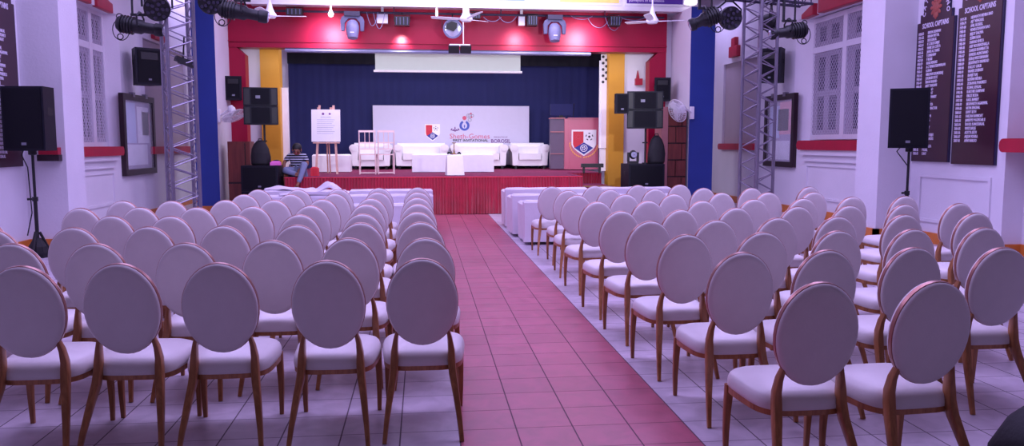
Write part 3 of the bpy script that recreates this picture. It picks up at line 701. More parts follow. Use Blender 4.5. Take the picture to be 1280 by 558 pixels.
ellip(bm, (.93-BX, -.003, 1.95-BZ), (.016, .004, .05), u=8, v=6); obj('flame_emblem', bm, 'c_purple', t)

# stage sofas
def stage_sofa(x0, x1, y, label, seats, seed):
    t = thing('stage_sofa', label, 'sofa', ((x0+x1)/2, y, .815), 0, 'white leather sofas on the stage'); w = (x1-x0)/2; aw = .2
    bm = BM(); box(bm, -w+.08, w-.08, .05, .82, .09, .26); obj('base', bm, 'sofa', t, True, bev=.02)
    bm = BM()
    rings = []
    for z, d0, d1 in ((.2, .6, .86), (.5, .62, .92), (.62, .58, .95), (.7, .62, .93), (.725, .7, .86)):
        rings.append([(-w+.06, d0, z), (w-.06, d0, z), (w-.06, d1, z), (-w+.06, d1, z)])
    loft(bm, rings); obj('backrest', bm, 'sofa', t, True, bev=.02)
    n = seats; sw = (2*w-2*aw-.04)/n
    for i in range(n):
        bm = BM(); box(bm, -w+aw+.02+sw*i+.006, -w+aw+.02+sw*(i+1)-.006, .0, .62, .26, .43); obj('seat_cushion', bm, 'sofa', t, True, bev=.045)
    for s in (-1, 1):
        bm = BM(); xi, xo = s*(w-aw), s*w
        sec = [(xi, .1), (xo-s*.05, .1), (xo-s*.03, .45), (xo, .5)] + [(s*(w-.09)+s*.12*math.cos(a), .585+.1*math.sin(a)) for a in [R(q) for q in (-20, 10, 40, 70, 100, 130, 160, 190)]]
        prism(bm, sec, -.86, -.02, Matrix(((1, 0, 0, 0), (0, 0, -1, 0), (0, 1, 0, 0), (0, 0, 0, 1)))); obj('armrest', bm, 'sofa', t, True)
        bm = BM(); disc(bm, FRONT(s*(w-.09), -.012+.03, .585), .085, 0, .02); obj('arm_roll_front', bm, 'sofa', t, True)
        for yy in (.08, .78):
            bm = BM(); box(bm, s*(w-.14)-.03, s*(w-.14)+.03, yy-.03, yy+.03, 0, .1); obj('leg', bm, 'black', t)
stage_sofa(-1.94, -.84, 22.0, 'white armchair at left end of stage sofas, behind the gilt frame chairs', 1, 1)
stage_sofa(-.76, .69, 22.02, 'white two-seat sofa left of stage centre behind the long low table', 2, 2)
stage_sofa(.79, 2.33, 22.02, 'white two-seat sofa right of stage centre below the printed wordmark', 2, 3)
stage_sofa(2.43, 3.49, 22.0, 'white armchair at right end of stage sofas, next to the podium', 1, 4)
# low tables, pedestal, oil lamp
def draped_table(name, x0, x1, y0, y1, h, label, seed, taper=.01):
    t = thing(name, label, 'table', ((x0+x1)/2, (y0+y1)/2, .815)); w, d = (x1-x0)/2, (y1-y0)/2
    bm = BM(); drape(bm, -w, w, -d, d, .012, h, .004, seed, taper); obj('tablecloth', bm, 'white', t, True)
    for sx in (-1, 1):
        for sy in (-1, 1):
            bm = BM(); box(bm, sx*(w-.06)-.02, sx*(w-.06)+.02, sy*(d-.06)-.02, sy*(d-.06)+.02, 0, h-.05); obj('leg', bm, 'alu_dark', t)
draped_table('coffee_table', -.25, .72, 19.6, 20.1, .455, 'white draped low table on stage, left half of the long pair', 5)
draped_table('coffee_table', .74, 1.73, 19.6, 20.1, .455, 'white draped low table on stage, right half of the long pair', 6)
draped_table('side_table', -2.68, -1.77, 20.0, 20.5, .44, 'white draped low table behind the easel on stage', 7)
draped_table('pedestal_table', .53, .87, 17.55, 17.9, .46, 'small white draped pedestal at stage front edge carrying a brass lamp', 8, .035)
t = thing('oil_lamp', 'slim brass ceremonial oil lamp on small white pedestal', 'lamp', (.69, 17.72, 1.277))
bm = BM(); lathe(bm, [(0, 0), (.07, 0), (.07, .012), (.02, .03), (.012, .09), (.018, .1), (.01, .11), (.01, .24), (.016, .25), (.0, .26)], 16); obj('stem', bm, 'brass', t, True)
bm = BM(); lathe(bm, [(0, .235), (.045, .25), (.05, .262), (.0, .255)], 16); obj('oil_bowl', bm, 'brass', t, True)
for i, (x, y, l) in enumerate(((.58, 17.66, 'tiny dark flower posy left of the brass lamp on pedestal'), (.8, 17.66, 'tiny dark flower posy right of the brass lamp on pedestal'))):
    bm = BM()
    for k in range(7): ellip(bm, (.025*math.cos(k), .02*math.sin(k*1.3), .02+.012*(k % 3)), (.02, .02, .016), u=8, v=6)
    o = obj('flower_posy', bm, 'bagcloth', None, True, loc=(x, y, 1.277)); tag(o, l, 'flowers', 'posies beside the lamp')
# two gilt chiavari-style frame chairs
def gilt(x, y, rz, label):
    t = thing('gilt_chair', label, 'chair', (x, y, .815), rz, 'gilt frame chairs on stage')
    for sx in (-1, 1):
        bm = BM(); tube(bm, [(sx*.18, -.18, 0), (sx*.18, -.185, .46), (sx*.178, -.21, 1.0)], [.013, .015, .013], 8); obj('leg', bm, 'gold', t, True)
        bm = BM(); tube(bm, [(sx*.19, .19, 0), (sx*.19, .19, .45)], [.012, .015], 8); obj('leg', bm, 'gold', t, True)
    bm = BM(); box(bm, -.19, .19, -.19, .2, .44, .46); obj('seat', bm, 'gold', t, bev=.01)
    bm = BM(); cbox(bm, (0, -.21, .98), (.38, .025, .045)); cbox(bm, (0, -.2, .72), (.36, .02, .03)); cbox(bm, (0, -.19, .58), (.36, .02, .025))
    for k in (-1, 1): tube(bm, [(k*.05, -.19, .58), (k*.05, -.21, .98)], .008, 6)
    obj('back_spindles', bm, 'gold', t)
    bm = BM()
    for z in (.03,): 
        cbox(bm, (0, -.18, z), (.36, .014, .018)); cbox(bm, (0, .19, z), (.36, .014, .018))
        for sx in (-1, 1): cbox(bm, (sx*.185, 0, z), (.014, .37, .018))
    obj('stretcher', bm, 'gold', t)
gilt(-1.25, 18.75, R(0), 'rose-gilt slim frame chair on stage, the left one of two'); gilt(-.85, 18.8, R(7), 'rose-gilt slim frame chair on stage, the right one of two')
# easel with notice
t = thing('easel', 'pale wooden easel standing near left of stage', 'easel', (-2.19, 18.9, .815))
for sx in (-1, 1):
    bm = BM(); cbox(bm, (sx*.2, -.03, .78), (.05, .025, 1.62), rot=(R(-9), R(-3*sx), 0)); obj('leg', bm, 'pinewood', t)
for a_, b_ in (((.0, .62, 0), (.01, .12, 1.35)), ((-.06, .6, 0), (-.02, .12, 1.3))):
    bm = BM(); tube(bm, [a_, b_], .016, 6); obj('rear_leg', bm, 'pinewood', t)
bm = BM(); cbox(bm, (0, -.09, .72), (.6, .05, .03)); cbox(bm, (0, .02, 1.3), (.44, .03, .05)); obj('ledge', bm, 'pinewood', t)
t = thing('notice_sheet', 'white printed notice board leaning on the wooden easel', 'notice board', (-2.2, 18.83, 1.56))
mt = Matrix.Rotation(R(-7), 4, 'X')
bm = BM(); box(bm, -.325, .325, -.012, .012, 0, .74, 0, mt); obj('sheet', bm, 'white', t)
bm = BM(); F = mt @ FRONT(0, -.013, 0)
text(bm, "SCHOOL SPORTS", .03, F @ Matrix.Translation((0, .56, 0)), align='CENTER')
for k in range(8): prism(bm, [(-.2, .5-.045*k), (.2-.03*(k % 3), .5-.045*k), (.2-.03*(k % 3), .506-.045*k), (-.2, .506-.045*k)], 0, .001, F)
obj('print_lines', bm, 'badge', t)
bm = BM(); disc(bm, F @ Matrix.Translation((-.06, .64, 0)), .028, 0, .002); disc(bm, F @ Matrix.Translation((.09, .64, 0)), .024, 0, .002); obj('print_logo', bm, 'c_purple', t)
bm = BM(); cbox(bm, (-.16, .1, .76), (.06, .03, .05)); cbox(bm, (.12, .1, .76), (.06, .03, .05)); obj('clip', bm, 'pinewood', t)

# podium
t = thing('podium', 'pink lectern podium with a large school crest at stage right', 'podium', (4.05, 21.05, .815), R(-4))
bm = BM(); box(bm, -.17, .6, -.02, .0, .02, 1.36); obj('front_panel', bm, 'pink', t, bev=.006)
bm = BM(); box(bm, -.3, -.17, .0, .35, .02, 1.36); obj('side_panel', bm, 'pink', t, bev=.006)
bm = BM(); box(bm, -.66, -.3, .1, .5, .03, 1.36); box(bm, -.17, .6, .0, .45, .04, 1.34); obj('cabinet_body', bm, 'smoke', t, bev=.006)
bm = BM(); box(bm, -.67, -.29, .08, .12, 1.0, 1.03); box(bm, -.67, -.29, .08, .12, .42, .44); box(bm, -.68, -.28, .07, .52, 1.36, 1.39); obj('shelf', bm, 'cabinet_l', t)
bm = BM(); box(bm, -.2, .63, -.05, .48, 1.36, 1.385); obj('top', bm, 'pink', t, bev=.005)
crest(t, FRONT(.215, -.021, .72), .62, .66, .003, 'c_gold')
t2 = thing('monitor', 'dark monitor seen from behind, standing on the podium', 'monitor', (3.72, 21.4, 2.215))
bm = BM(); box(bm, -.3, .3, -.02, .015, .06, .36); obj('panel', bm, 'curtain', t2, bev=.01)
bm = BM(); box(bm, -.05, .05, .0, .03, 0, .1); box(bm, -.12, .12, -.06, .08, 0, .012); obj('stand', bm, 'black', t2)
bm = BM(); tube(bm, [(0, 0, 0), (.01, -.02, .2), (0, -.1, .36)], .008, 6); ellip(bm, (0, -.12, .37), (.015, .03, .015), u=8, v=6); lathe(bm, [(0, 0), (.04, 0), (.04, .01), (0, .012)], 12)
tag(obj('gooseneck_microphone', bm, 'black', None, True, loc=(4.02, 21.3, 2.2)), 'thin black gooseneck microphone on the podium top', 'microphone')

# ------------------------------------------------------------------ speakers
def spk_box(parent, w, d, h, grille_in=.04, horn=True, bevw=.02, mtl='black2', back=.72):
    bm = BM()
    r0 = [(-w/2, -d/2), (w/2, -d/2), (w/2*back, d/2), (-w/2*back, d/2)]
    loft(bm, [[(x, y, 0) for x, y in r0], [(x, y, h) for x, y in r0]]); obj('cabinet', bm, mtl, parent, True, bev=bevw)
    bm = BM(); box(bm, -w/2+grille_in, w/2-grille_in, -d/2-.012, -d/2+.005, grille_in, h-grille_in); obj('grille', bm, 'grille', parent, True, bev=.01)
    bm = BM(); cbox(bm, (0, -d/2-.014, grille_in+.06), (.06, .006, .035)); obj('badge', bm, 'badge', parent)
    for s in (-1, 1):
        e = w/2*(1+back)/2; bm = BM(); box(bm, s*e-.008, s*e+.008, -.06, .06, h*.55, h*.68); obj('handle', bm, 'black', parent)
def stand_speaker(x, y, zb, w, d, h, rz, label):
    t = thing('loudspeaker', label, 'loudspeaker', (x, y, zb), rz, 'loudspeakers on tripod stands'); spk_box(t, w, d, h, .03, back=.86); return t
def spk_stand(x, y, ztop, label, spread, zc):
    t = thing('speaker_stand', label, 'stand', (x, y, 0), 0, 'tripod speaker stands')
    bm = BM(); tube(bm, [(0, 0, .06), (0, 0, ztop*.55)], .024, 10); obj('lower_pole', bm, 'black', t, True)
    bm = BM(); tube(bm, [(0, 0, ztop*.5), (0, 0, ztop)], .018, 10); lathe(bm, [(.018, ztop-.06), (.05, ztop-.05), (.05, ztop), (0, ztop)], 12); obj('upper_pole', bm, 'black', t, True)
    bm = BM(); lathe(bm, [(.0, ztop*.53), (.036, ztop*.53), (.036, ztop*.57), (0, ztop*.57)], 12); obj('collar', bm, 'black', t)
    bm = BM(); tube(bm, [(0, 0, ztop*.55), (-.09, -.02, ztop*.55)], [.012, .016], 8); obj('knob', bm, 'black', t)
    for k in range(3):
        a = R(30+120*k); bm = BM(); tube(bm, [(.03*math.cos(a), .03*math.sin(a), zc), (spread*math.cos(a), spread*math.sin(a), .012)], [.018, .014], 8)
        tube(bm, [(.02*math.cos(a), .02*math.sin(a), .12), (spread*.55*math.cos(a), spread*.55*math.sin(a), zc*.45)], .01, 6); obj('leg', bm, 'black', t, True)
    if spread < .2:
        bm = BM(); lathe(bm, [(0, .27), (.045, .26), (.115, .15), (.13, .06), (.12, 0), (0, 0)], 10); obj('folded_base', bm, 'bagcloth', t)
    return t
stand_speaker(-5.1, 11.2, 1.42, .53, .36, .83, R(-3), 'black loudspeaker on stand beside the left wall board')
spk_stand(-5.11, 11.22, 1.42, 'black tripod stand with closed legs under the left wall loudspeaker', .17, .34)
stand_speaker(7.0, 10.95, 1.45, .52, .34, .85, R(-34), 'black loudspeaker on stand before the right honours boards')
spk_stand(7.02, 10.95, 1.45, 'black tripod stand under the loudspeaker before the right honours boards', .24, .4)
bm = BM(); tube(bm, [(-5.2, 11.24, 1.5), (-5.26, 11.25, 1.36), (-5.18, 11.22, 1.2), (-5.15, 11.2, .6), (-5.2, 11.15, .3)], .008, 6); tag(obj('speaker_cable', bm, 'black', None, True), 'thin black cable hanging down the left speaker stand', 'cable')
bm = BM(); tube(bm, [(6.95, 11.0, 1.5), (6.85, 10.98, 1.4), (6.9, 10.95, 1.32), (6.99, 10.93, 1.2)], .008, 6); tag(obj('speaker_cable', bm, 'black', None, True), 'short black cable looping under the right standing loudspeaker', 'cable')
t = thing('wall_box', 'small red and dark wall box behind the left standing loudspeaker', 'box', (-5.12, 11.93, 1.27))
bm = BM(); box(bm, -.2, .06, -.08, .02, .09, .19); obj('cover', bm, 'sill', t, bev=.01)
bm = BM(); box(bm, -.22, .07, -.085, .02, 0, .088); obj('base', bm, 'dwood', t)
# wall speakers
def wall_speaker(x, y, z, w, d, h, rz, label, arm, group):
    t = thing('wall_loudspeaker', label, 'loudspeaker', (x, y, z), rz, group)
    spk_box(t, w, d, h, .045, back=.6)
    bm = BM(); lathe(bm, [(0, 0), (w*.25, .0), (w*.36, -.015), (w*.36, -.02), (0, -.02)], 20, 0, FRONT(0, -d/2-.005, h*.33)); obj('woofer_ring', bm, 'black', t, True)
    bm = BM(); cbox(bm, (0, -d/2-.012, h*.78), (w*.62, .012, h*.2)); obj('horn', bm, 'black', t, bev=.01)
    bm = BM(); cbox(bm, (0, d/2+arm/2-.02, h*.5), (.05, arm+.04, .05)); cbox(bm, (0, d/2+arm-.005, h*.5), (.16, .02, .2)); obj('bracket', bm, 'black', t)
wall_speaker(-5.5, 16.95, 2.68, .54, .4, .72, R(42), 'black wall loudspeaker left side, above the framed notice case', .1, 'big wall loudspeakers')
wall_speaker(7.66, 17.0, 2.84, .5, .4, .74, R(-50), 'black wall loudspeaker right side, behind the truss tower', .1, 'big wall loudspeakers')
wall_speaker(-4.12, 18.45, 2.47, .36, .3, .52, R(6), 'small dark wall loudspeaker by left red leg, above the white wall fan', .1, 'small wall loudspeakers by the stage arch')
wall_speaker(5.56, 18.4, 2.5, .38, .3, .54, R(-6), 'small dark wall loudspeaker on right red leg of stage arch', .1, 'small wall loudspeakers by the stage arch')
# array speakers on poles above subwoofers
def array(x, y, z, w, h, rz, label):
    t = thing('array_loudspeaker', label, 'loudspeaker', (x, y, z), rz, 'wide array loudspeakers on poles'); d = .4
    for i in range(2):
        z0 = h/2*i; bm = BM(); r0 = [(-w/2, -d/2), (w/2, -d/2), (w/2*.8, d/2), (-w/2*.8, d/2)]
        loft(bm, [[(px, py, z0+.004) for px, py in r0], [(px, py, z0+h/2-.004) for px, py in r0]]); c = obj('cabinet', bm, 'black2', t, True, bev=.015)
        bm = BM(); box(bm, -w/2+.16, w/2-.16, -d/2-.01, -d/2+.004, z0+.03, z0+h/2-.03); obj('grille', bm, 'grille', c)
        for s in (-1, 1):
            bm = BM(); box(bm, s*(w/2-.075)-.05, s*(w/2-.075)+.05, -d/2-.012, -d/2+.004, z0+.03, z0+h/2-.03); obj('side_panel', bm, 'black', c)
    bm = BM(); cbox(bm, (-.05, -d/2-.012, h*.74), (.09, .006, .06)); obj('badge', bm, 'badge', t)
    return t
def pole(x, y, z0, z1, label):
    t = thing('speaker_pole', label, 'pole', (x, y, z0)); bm = BM(); tube(bm, [(0, 0, 0), (0, 0, z1-z0)], .022, 10); obj('tube', bm, 'black', t, True)
    bm = BM(); lathe(bm, [(0, 0), (.07, 0), (.07, .02), (0, .02)], 14); obj('flange', bm, 'black', t)
    bm = BM(); tube(bm, [(-.07, 0, (z1-z0)*.6), (.05, 0, (z1-z0)*.6)], .014, 8); obj('knob', bm, 'black', t)
array(-3.3, 17.15, 1.9, .68, .76, R(8), 'wide black array loudspeaker on pole, left of stage'); pole(-3.26, 17.2, 1.07, 1.9, 'black pole holding the left array loudspeaker above the subwoofer')
array(4.8, 17.15, 1.84, .78, .8, R(-8), 'wide black array loudspeaker on pole, right of stage'); pole(4.86, 17.2, 1.08, 1.84, 'black pole holding the right array loudspeaker above the subwoofer')
t = thing('monitor_speaker', 'small black box speaker fixed at left edge of the right array loudspeaker', 'loudspeaker', (4.25, 17.0, 2.16)); spk_box(t, .28, .26, .42, .03, back=.8)
bm = BM(); box(bm, -.02, .32, .08, .12, .18, .22); obj('bracket', bm, 'black', t)
def sub(x, y, z, w, d, h, label):
    t = thing('subwoofer', label, 'loudspeaker', (x, y, z), 0, 'black subwoofers beside the stage'); spk_box(t, w, d, h, .04, back=1)
sub(-3.34, 17.3, 0, .74, .7, .53, 'lower black subwoofer at left of stage'); sub(-3.34, 17.3, .535, .74, .7, .53, 'upper black subwoofer at left of stage carrying backpack and pole')
sub(4.83, 17.3, 0, .8, .7, .54, 'lower black subwoofer at right of stage'); sub(4.83, 17.3, .545, .8, .7, .53, 'upper black subwoofer at right of stage carrying bag and moving light')
# bags
def backpack(name, x, y, z, w, d, h, label, rz=0, m='bagcloth'):
    t = thing(name, label, 'bag', (x, y, z), rz)
    bm = BM(); rings = []
    for f, sw, sd in ((0, .86, .8), (.06, .98, .98), (.35, 1, 1), (.65, .86, .86), (.85, .62, .66), (.96, .36, .42), (1, .12, .15)):
        ring = []
        for k in range(24):
            a = 2*PI*k/24; cx, sy = math.cos(a), math.sin(a); e = .7
            ring.append((math.copysign(abs(cx)**e, cx)*w/2*sw*(1+.03*math.sin(3*a+f*5)), math.copysign(abs(sy)**e, sy)*d/2*sd, f*h))
        rings.append(ring)
    loft(bm, rings); obj('bag_body', bm, m, t, True)
    bm = BM(); rings = [[(px*.7, py*.3-d*.42, z_) for px, py in oval(w/2, d/2, 16)] for z_ in (.08*h, .5*h)]; loft(bm, rings); obj('front_pocket', bm, m, t, True)
    bm = BM(); tube(bm, [(-.05, 0, h*.96), (-.03, 0, h*1.05), (.03, 0, h*1.05), (.05, 0, h*.96)], .01, 6); obj('handle', bm, m, t, True)
    return t
backpack('backpack', -3.34, 17.14, 1.066, .40, .24, .52, 'black backpack standing on the left subwoofer')
backpack('backpack', 5.08, 17.1, 1.076, .38, .24, .62, 'tall black bag standing on the right subwoofer')
backpack('duffel_bag', 3.0, 3.12, 0, 1.0, .5, .43, 'black bag on floor at bottom right corner of picture')
bm = BM(); drape(bm, -.1, .1, -.08, .08, 0, .09, .006, 3); tag(obj('folded_cloth', bm, 'cyl_pink', None, True, loc=(-3.03, 17.08, 1.067)), 'bright pink folded cloth on the left subwoofer', 'cloth')
bm = BM(); ellip(bm, (0, 0, .05), (.1, .08, .06)); tag(obj('helmet_pouch', bm, 'bagcloth', None, True, loc=(-3.06, 17.32, 1.068)), 'dark rounded pouch behind the pink cloth on left subwoofer', 'bag')
t = thing('moving_light', 'black moving light standing on the right subwoofer', 'stage light', (4.56, 17.1, 1.076))
bm = BM(); box(bm, -.1, .1, -.1, .1, 0, .06); obj('base', bm, 'black', t, bev=.01)
bm = BM()
for s in (-1, 1): box(bm, s*.105-.02, s*.105+.02, -.04, .04, .05, .25)
obj('yoke', bm, 'black', t, bev=.01)
bm = BM(); ellip(bm, (0, 0, .2), (.085, .1, .1)); obj('head', bm, 'black', t, True)
bm = BM(); lathe(bm, [(.06, 0), (.065, .01), (.04, .015), (0, .012)], 16, 0, FRONT(0, -.085, .2)); obj('lens', bm, 'chrome', t, True)
t = thing('keyboard_case', 'long thin black keyboard lying at right end of stage', 'keyboard', (4.0, 18.9, .95), R(-6))
bm = BM(); box(bm, -.22, .3, -.12, .12, 0, .09); obj('case', bm, 'black', t, bev=.01)
for xa in (-.18, .2):
    bm = BM(); box(bm, xa, xa+.04, -.1, .1, -.135, 0); obj('leg', bm, 'black', t)

# wooden cabinets either side of the arch
t = thing('wooden_cabinet', 'red-brown two-door cabinet between left blue pillar and black subwoofers', 'cabinet', (-3.9, 17.85, 0))
bm = BM(); box(bm, -.22, .24, -.2, .25, 0, 1.56); obj('body', bm, 'cabinet', t, bev=.006)
for z0, z1 in ((.06, .66), (.7, 1.5)):
    bm = BM(); box(bm, -.2, .13, -.215, -.2, z0, z1); obj('door', bm, 'cabinet', t, bev=.004)
bm = BM(); box(bm, -.22, .24, -.212, -.2, .66, .7); box(bm, .13, .15, -.212, -.2, .05, 1.52); obj('groove', bm, 'cabinet_d', t)
t = thing('wooden_cabinet', 'tall red-brown locker cabinet with rows of panels by right blue pillar', 'cabinet', (5.62, 17.75, 0))
bm = BM(); box(bm, -.26, .28, -.2, .3, 0, 2.3); obj('body', bm, 'cabinet_d', t)
for r_ in range(6):
    z0 = .04+.375*r_; 
    for (a, b) in (((-.14, .16), (.18, .27)) if r_ % 2 else ((-.14, .02), (.04, .27))):
        bm = BM(); box(bm, a, b, -.225, -.2, z0, z0+.345); obj('door', bm, 'cabinet', t, bev=.004)
bm = BM(); box(bm, -.3, -.15, -.22, .3, 0, 2.33); obj('side_panel', bm, 'cabinet_l', t)

# wall fans
def wall_fan(x, y, z, off, nrm, label, Rr, mnt):
    t = thing('wall_fan', label, 'fan', (x, y, z), 0, 'white wall fans'); off = Vector(off)
    bm = BM(); cbox(bm, (0, 0, 0), mnt); obj('mount', bm, 'fan', t, bev=.015)
    mm = Matrix.Translation(off) @ Vector(nrm).to_track_quat('Z', 'Y').to_matrix().to_4x4()
    bm = BM(); tube(bm, [(0, 0, 0), off*.5+Vector((0, 0, .05)), mm @ Vector((0, 0, -.1))], .024, 8); obj('arm', bm, 'fan', t, True)
    bm = BM(); lathe(bm, [(0, -.16), (.055, -.155), (.085, -.08), (.08, .0), (.06, .05), (0, .06)], 16, 0, mm); obj('motor', bm, 'fan', t, True)
    bm = BM(); rings_ = ((.07, .13), (Rr*.75, .12), (Rr, .07), (Rr*.75, .02), (.07, .01))
    for k in range(32):
        a = 2*PI*k/32; tube(bm, [(r_*math.cos(a), r_*math.sin(a), z_) for r_, z_ in rings_], .0035, 4)
    for r_, z_ in ((Rr, .07), (.07, .13), (Rr*.75, .12), (Rr*.5, .125)):
        tube(bm, [(r_*math.cos(2*PI*k/28), r_*math.sin(2*PI*k/28), z_) for k in range(29)], .007 if r_ == Rr else .004, 5)
    lathe(bm, [(0, .135), (.07, .132), (.07, .128), (0, .128)], 16)
    bmesh.ops.transform(bm, matrix=mm, verts=bm.verts[:]); obj('cage', bm, 'fan', t)
    for k in range(3):
        bm = BM(); a = 2*PI*k/3; m2 = mm @ Matrix.Rotation(a, 4, 'Z')
        loft(bm, [[(.03, -.02, .07), (.03, .02, .075), (.03, .02, .079), (.03, -.02, .074)], [(Rr*.55, -.08, .05), (Rr*.55, .08, .085), (Rr*.55, .08, .089), (Rr*.55, -.08, .054)], [(Rr*.88, -.06, .055), (Rr*.88, .07, .08), (Rr*.88, .07, .083), (Rr*.88, -.06, .058)]])
        bmesh.ops.transform(bm, matrix=m2, verts=bm.verts[:]); obj('blade', bm, 'fan', t, True)
wall_fan(-4.25, 17.62, 2.1, (.3, -.12, .06), (.42, -.22, -.88), 'white wall fan tilted down on left blue pillar side', .27, (.05, .13, .28))
wall_fan(5.99, 17.47, 2.2, (-.36, -.22, .06), (-.82, -.42, -.38), 'white wall fan on right blue pillar beside the locker cabinet top', .26, (.1, .06, .28))
# ceiling fans
def ceil_fan(x, y, z, a0, label, lit):
    t = thing('ceiling_fan', label, 'fan', (x, y, z), 0, 'white ceiling fans')
    bm = BM(); tube(bm, [(0, 0, .1), (0, 0, 5.6-z)], .016, 10); lathe(bm, [(0, 5.6-z-.09), (.04, 5.6-z-.09), (.07, 5.6-z), (0, 5.6-z)], 16); obj('down_rod', bm, 'fan', t, True)
    bm = BM(); lathe(bm, [(0, -.07), (.09, -.065), (.12, -.03), (.12, .0), (.085, .05), (.055, .12), (.03, .22), (.018, .26)], 24); obj('motor', bm, 'fan', t, True)
    for k in range(3):
        a = R(a0)+2*PI*k/3; bm = BM(); m2 = Matrix.Rotation(a, 4, 'Z')
        loft(bm, [[(r_, -w_, zt_-.012), (r_, w_, zt_+.012), (r_, w_, zt_+.018), (r_, -w_, zt_-.006)] for r_, w_, zt_ in ((.1, .025, -.02), (.2, .06, -.015), (.45, .07, .0), (.62, .065, .01), (.66, .04, .012))])
        bmesh.ops.transform(bm, matrix=m2, verts=bm.verts[:]); obj('blade', bm, 'fan', t, True)
ceil_fan(-2.74, 15.3, 3.86, 22, 'white ceiling fan hanging left, beside the left cluster of stage lights', 1)
ceil_fan(.84, 15.3, 3.86, 50, 'white ceiling fan hanging in the middle, before the centre round lamp', 1)
ceil_fan(4.42, 15.3, 3.88, 5, 'white ceiling fan hanging right, near the right blue pillar', 1)

# ------------------------------------------------------------------ truss towers and stage lights
def truss(bm, L, wd, n, rc=.024, rl=.009):
    h = wd/2
    for sx in (-1, 1):
        for sy in (-1, 1): tube(bm, [(sx*h, sy*h, 0), (sx*h, sy*h, L)], rc, 10)
    st_ = L/n
    for i in range(n):
        z0, z1 = i*st_, (i+1)*st_; zm = (z0+z1)/2
        for s in (-1, 1):
            tube(bm, [(-h, s*h, z0), (h, s*h, zm)], rl, 6); tube(bm, [(h, s*h, zm), (-h, s*h, z1)], rl, 6)
            tube(bm, [(s*h, -h, zm), (s*h, h, z0)], rl, 6); tube(bm, [(s*h, -h, zm), (s*h, h, z1)], rl, 6)
    for z in (.03, .3, L-.03):
        for s in (-1, 1): tube(bm, [(-h, s*h, z), (h, s*h, z)], rl*1.3, 6); tube(bm, [(s*h, -h, z), (s*h, h, z)], rl*1.3, 6)
def tower(x, y, rz, bx0, bx1, zb, brz, label, wd=.32):
    t = thing('truss_tower', label, 'truss', (x, y, 0), 0, 'aluminium lighting truss towers')
    bm = BM(); truss(bm, 3.9, wd, 16); bmesh.ops.transform(bm, matrix=Matrix.Rotation(rz, 4, 'Z'), verts=bm.verts[:]); obj('column', bm, 'alu', t, True)
    bm = BM(); cbox(bm, (0, 0, .012), (.6, .6, .024), rot=(0, 0, rz)); obj('base_plate', bm, 'alu_dark', t)
    bm = BM(); truss(bm, bx1-bx0, .24, 6, .02, .008)
    bmesh.ops.transform(bm, matrix=Matrix.Rotation(brz, 4, 'Z') @ Matrix.Translation((bx0, .0, zb+.12)) @ Matrix.Rotation(PI/2, 4, 'Y'), verts=bm.verts[:]); obj('crossbar', bm, 'alu_dark', t, True)
    return t
tower(-3.06, 10.7, R(28), -1.15, 1.2, 3.62, R(-14), 'aluminium truss tower at left, in front of left blue pillar')
tower(4.72, 10.95, R(24), -1.25, .85, 3.5, R(20), 'aluminium truss tower at right, in front of the framed notice case')
def hang_mtx(x, y, z, rz): return Matrix.Translation((x, y, z)) @ Matrix.Rotation(rz, 4, 'Z')
def profile_light(x, y, z, rz, tilt, hang, label, Ln=.56, r=.095):
    t = thing('profile_spotlight', label, 'stage light', (x, y, z), rz, 'black profile spotlights')
    ax = Matrix.Rotation(tilt, 4, 'Y') @ Matrix.Rotation(PI/2, 4, 'Y')
    bm = BM(); lathe(bm, [(0, -Ln*.5), (r*.8, -Ln*.5), (r, -Ln*.46), (r*1.05, -Ln*.3), (r*.95, -Ln*.1), (r*.95, .02), (r*.72, .05), (r*.7, Ln*.3), (r*.85, Ln*.32), (r*.85, Ln*.46), (r*.72, Ln*.5), (0, Ln*.5)], 14, 0, ax)
    for k in range(5):
        lathe(bm, [(r*.9, -Ln*.42+k*.035), (r*1.22, -Ln*.42+k*.035), (r*1.22, -Ln*.42+k*.035+.012), (r*.9, -Ln*.42+k*.035+.012)], 12, 0, ax)
    obj('barrel', bm, 'black', t, True)
    bm = BM(); lathe(bm, [(0, Ln*.501), (r*.62, Ln*.501), (r*.5, Ln*.515), (0, Ln*.52)], 16, 0, ax); obj('lens', bm, 'chrome', t, True)
    bm = BM(); tube(bm, [(0, -r-.05, 0), (0, -r-.05, .12), (0, -.03, .18), (0, .03, .18), (0, r+.05, .12), (0, r+.05, 0)], .012, 6); tube(bm, [(0, -r-.06, 0), (0, r+.06, 0)], .016, 8); obj('yoke', bm, 'black', t)
    bm = BM()
    tube(bm, [(-.09, 0, .14), (-.09, 0, hang)], .014, 8); tube(bm, [(.07, 0, .14), (.07, 0, hang)], .02, 8); cbox(bm, (-.01, 0, .15), (.2, .03, .03)); cbox(bm, (.07, 0, hang-.04), (.07, .06, .1)); obj('hanger', bm, 'black', t, True)
    bm = BM(); tube(bm, [(-Ln*.42+.1*math.cos(a), 0, -.04+.13*math.sin(a)) for a in [R(q) for q in range(100, 400, 20)]], .006, 5); obj('power_cable', bm, 'black', t, True)
    for zz in (r+.03, -r-.03):
        bm = BM(); tube(bm, [(-Ln*.44+.035*math.cos(R(q)), 0, zz+.035*math.sin(R(q))) for q in range(0, 361, 30)], .007, 5); obj('handle_ring', bm, 'black', t, True)
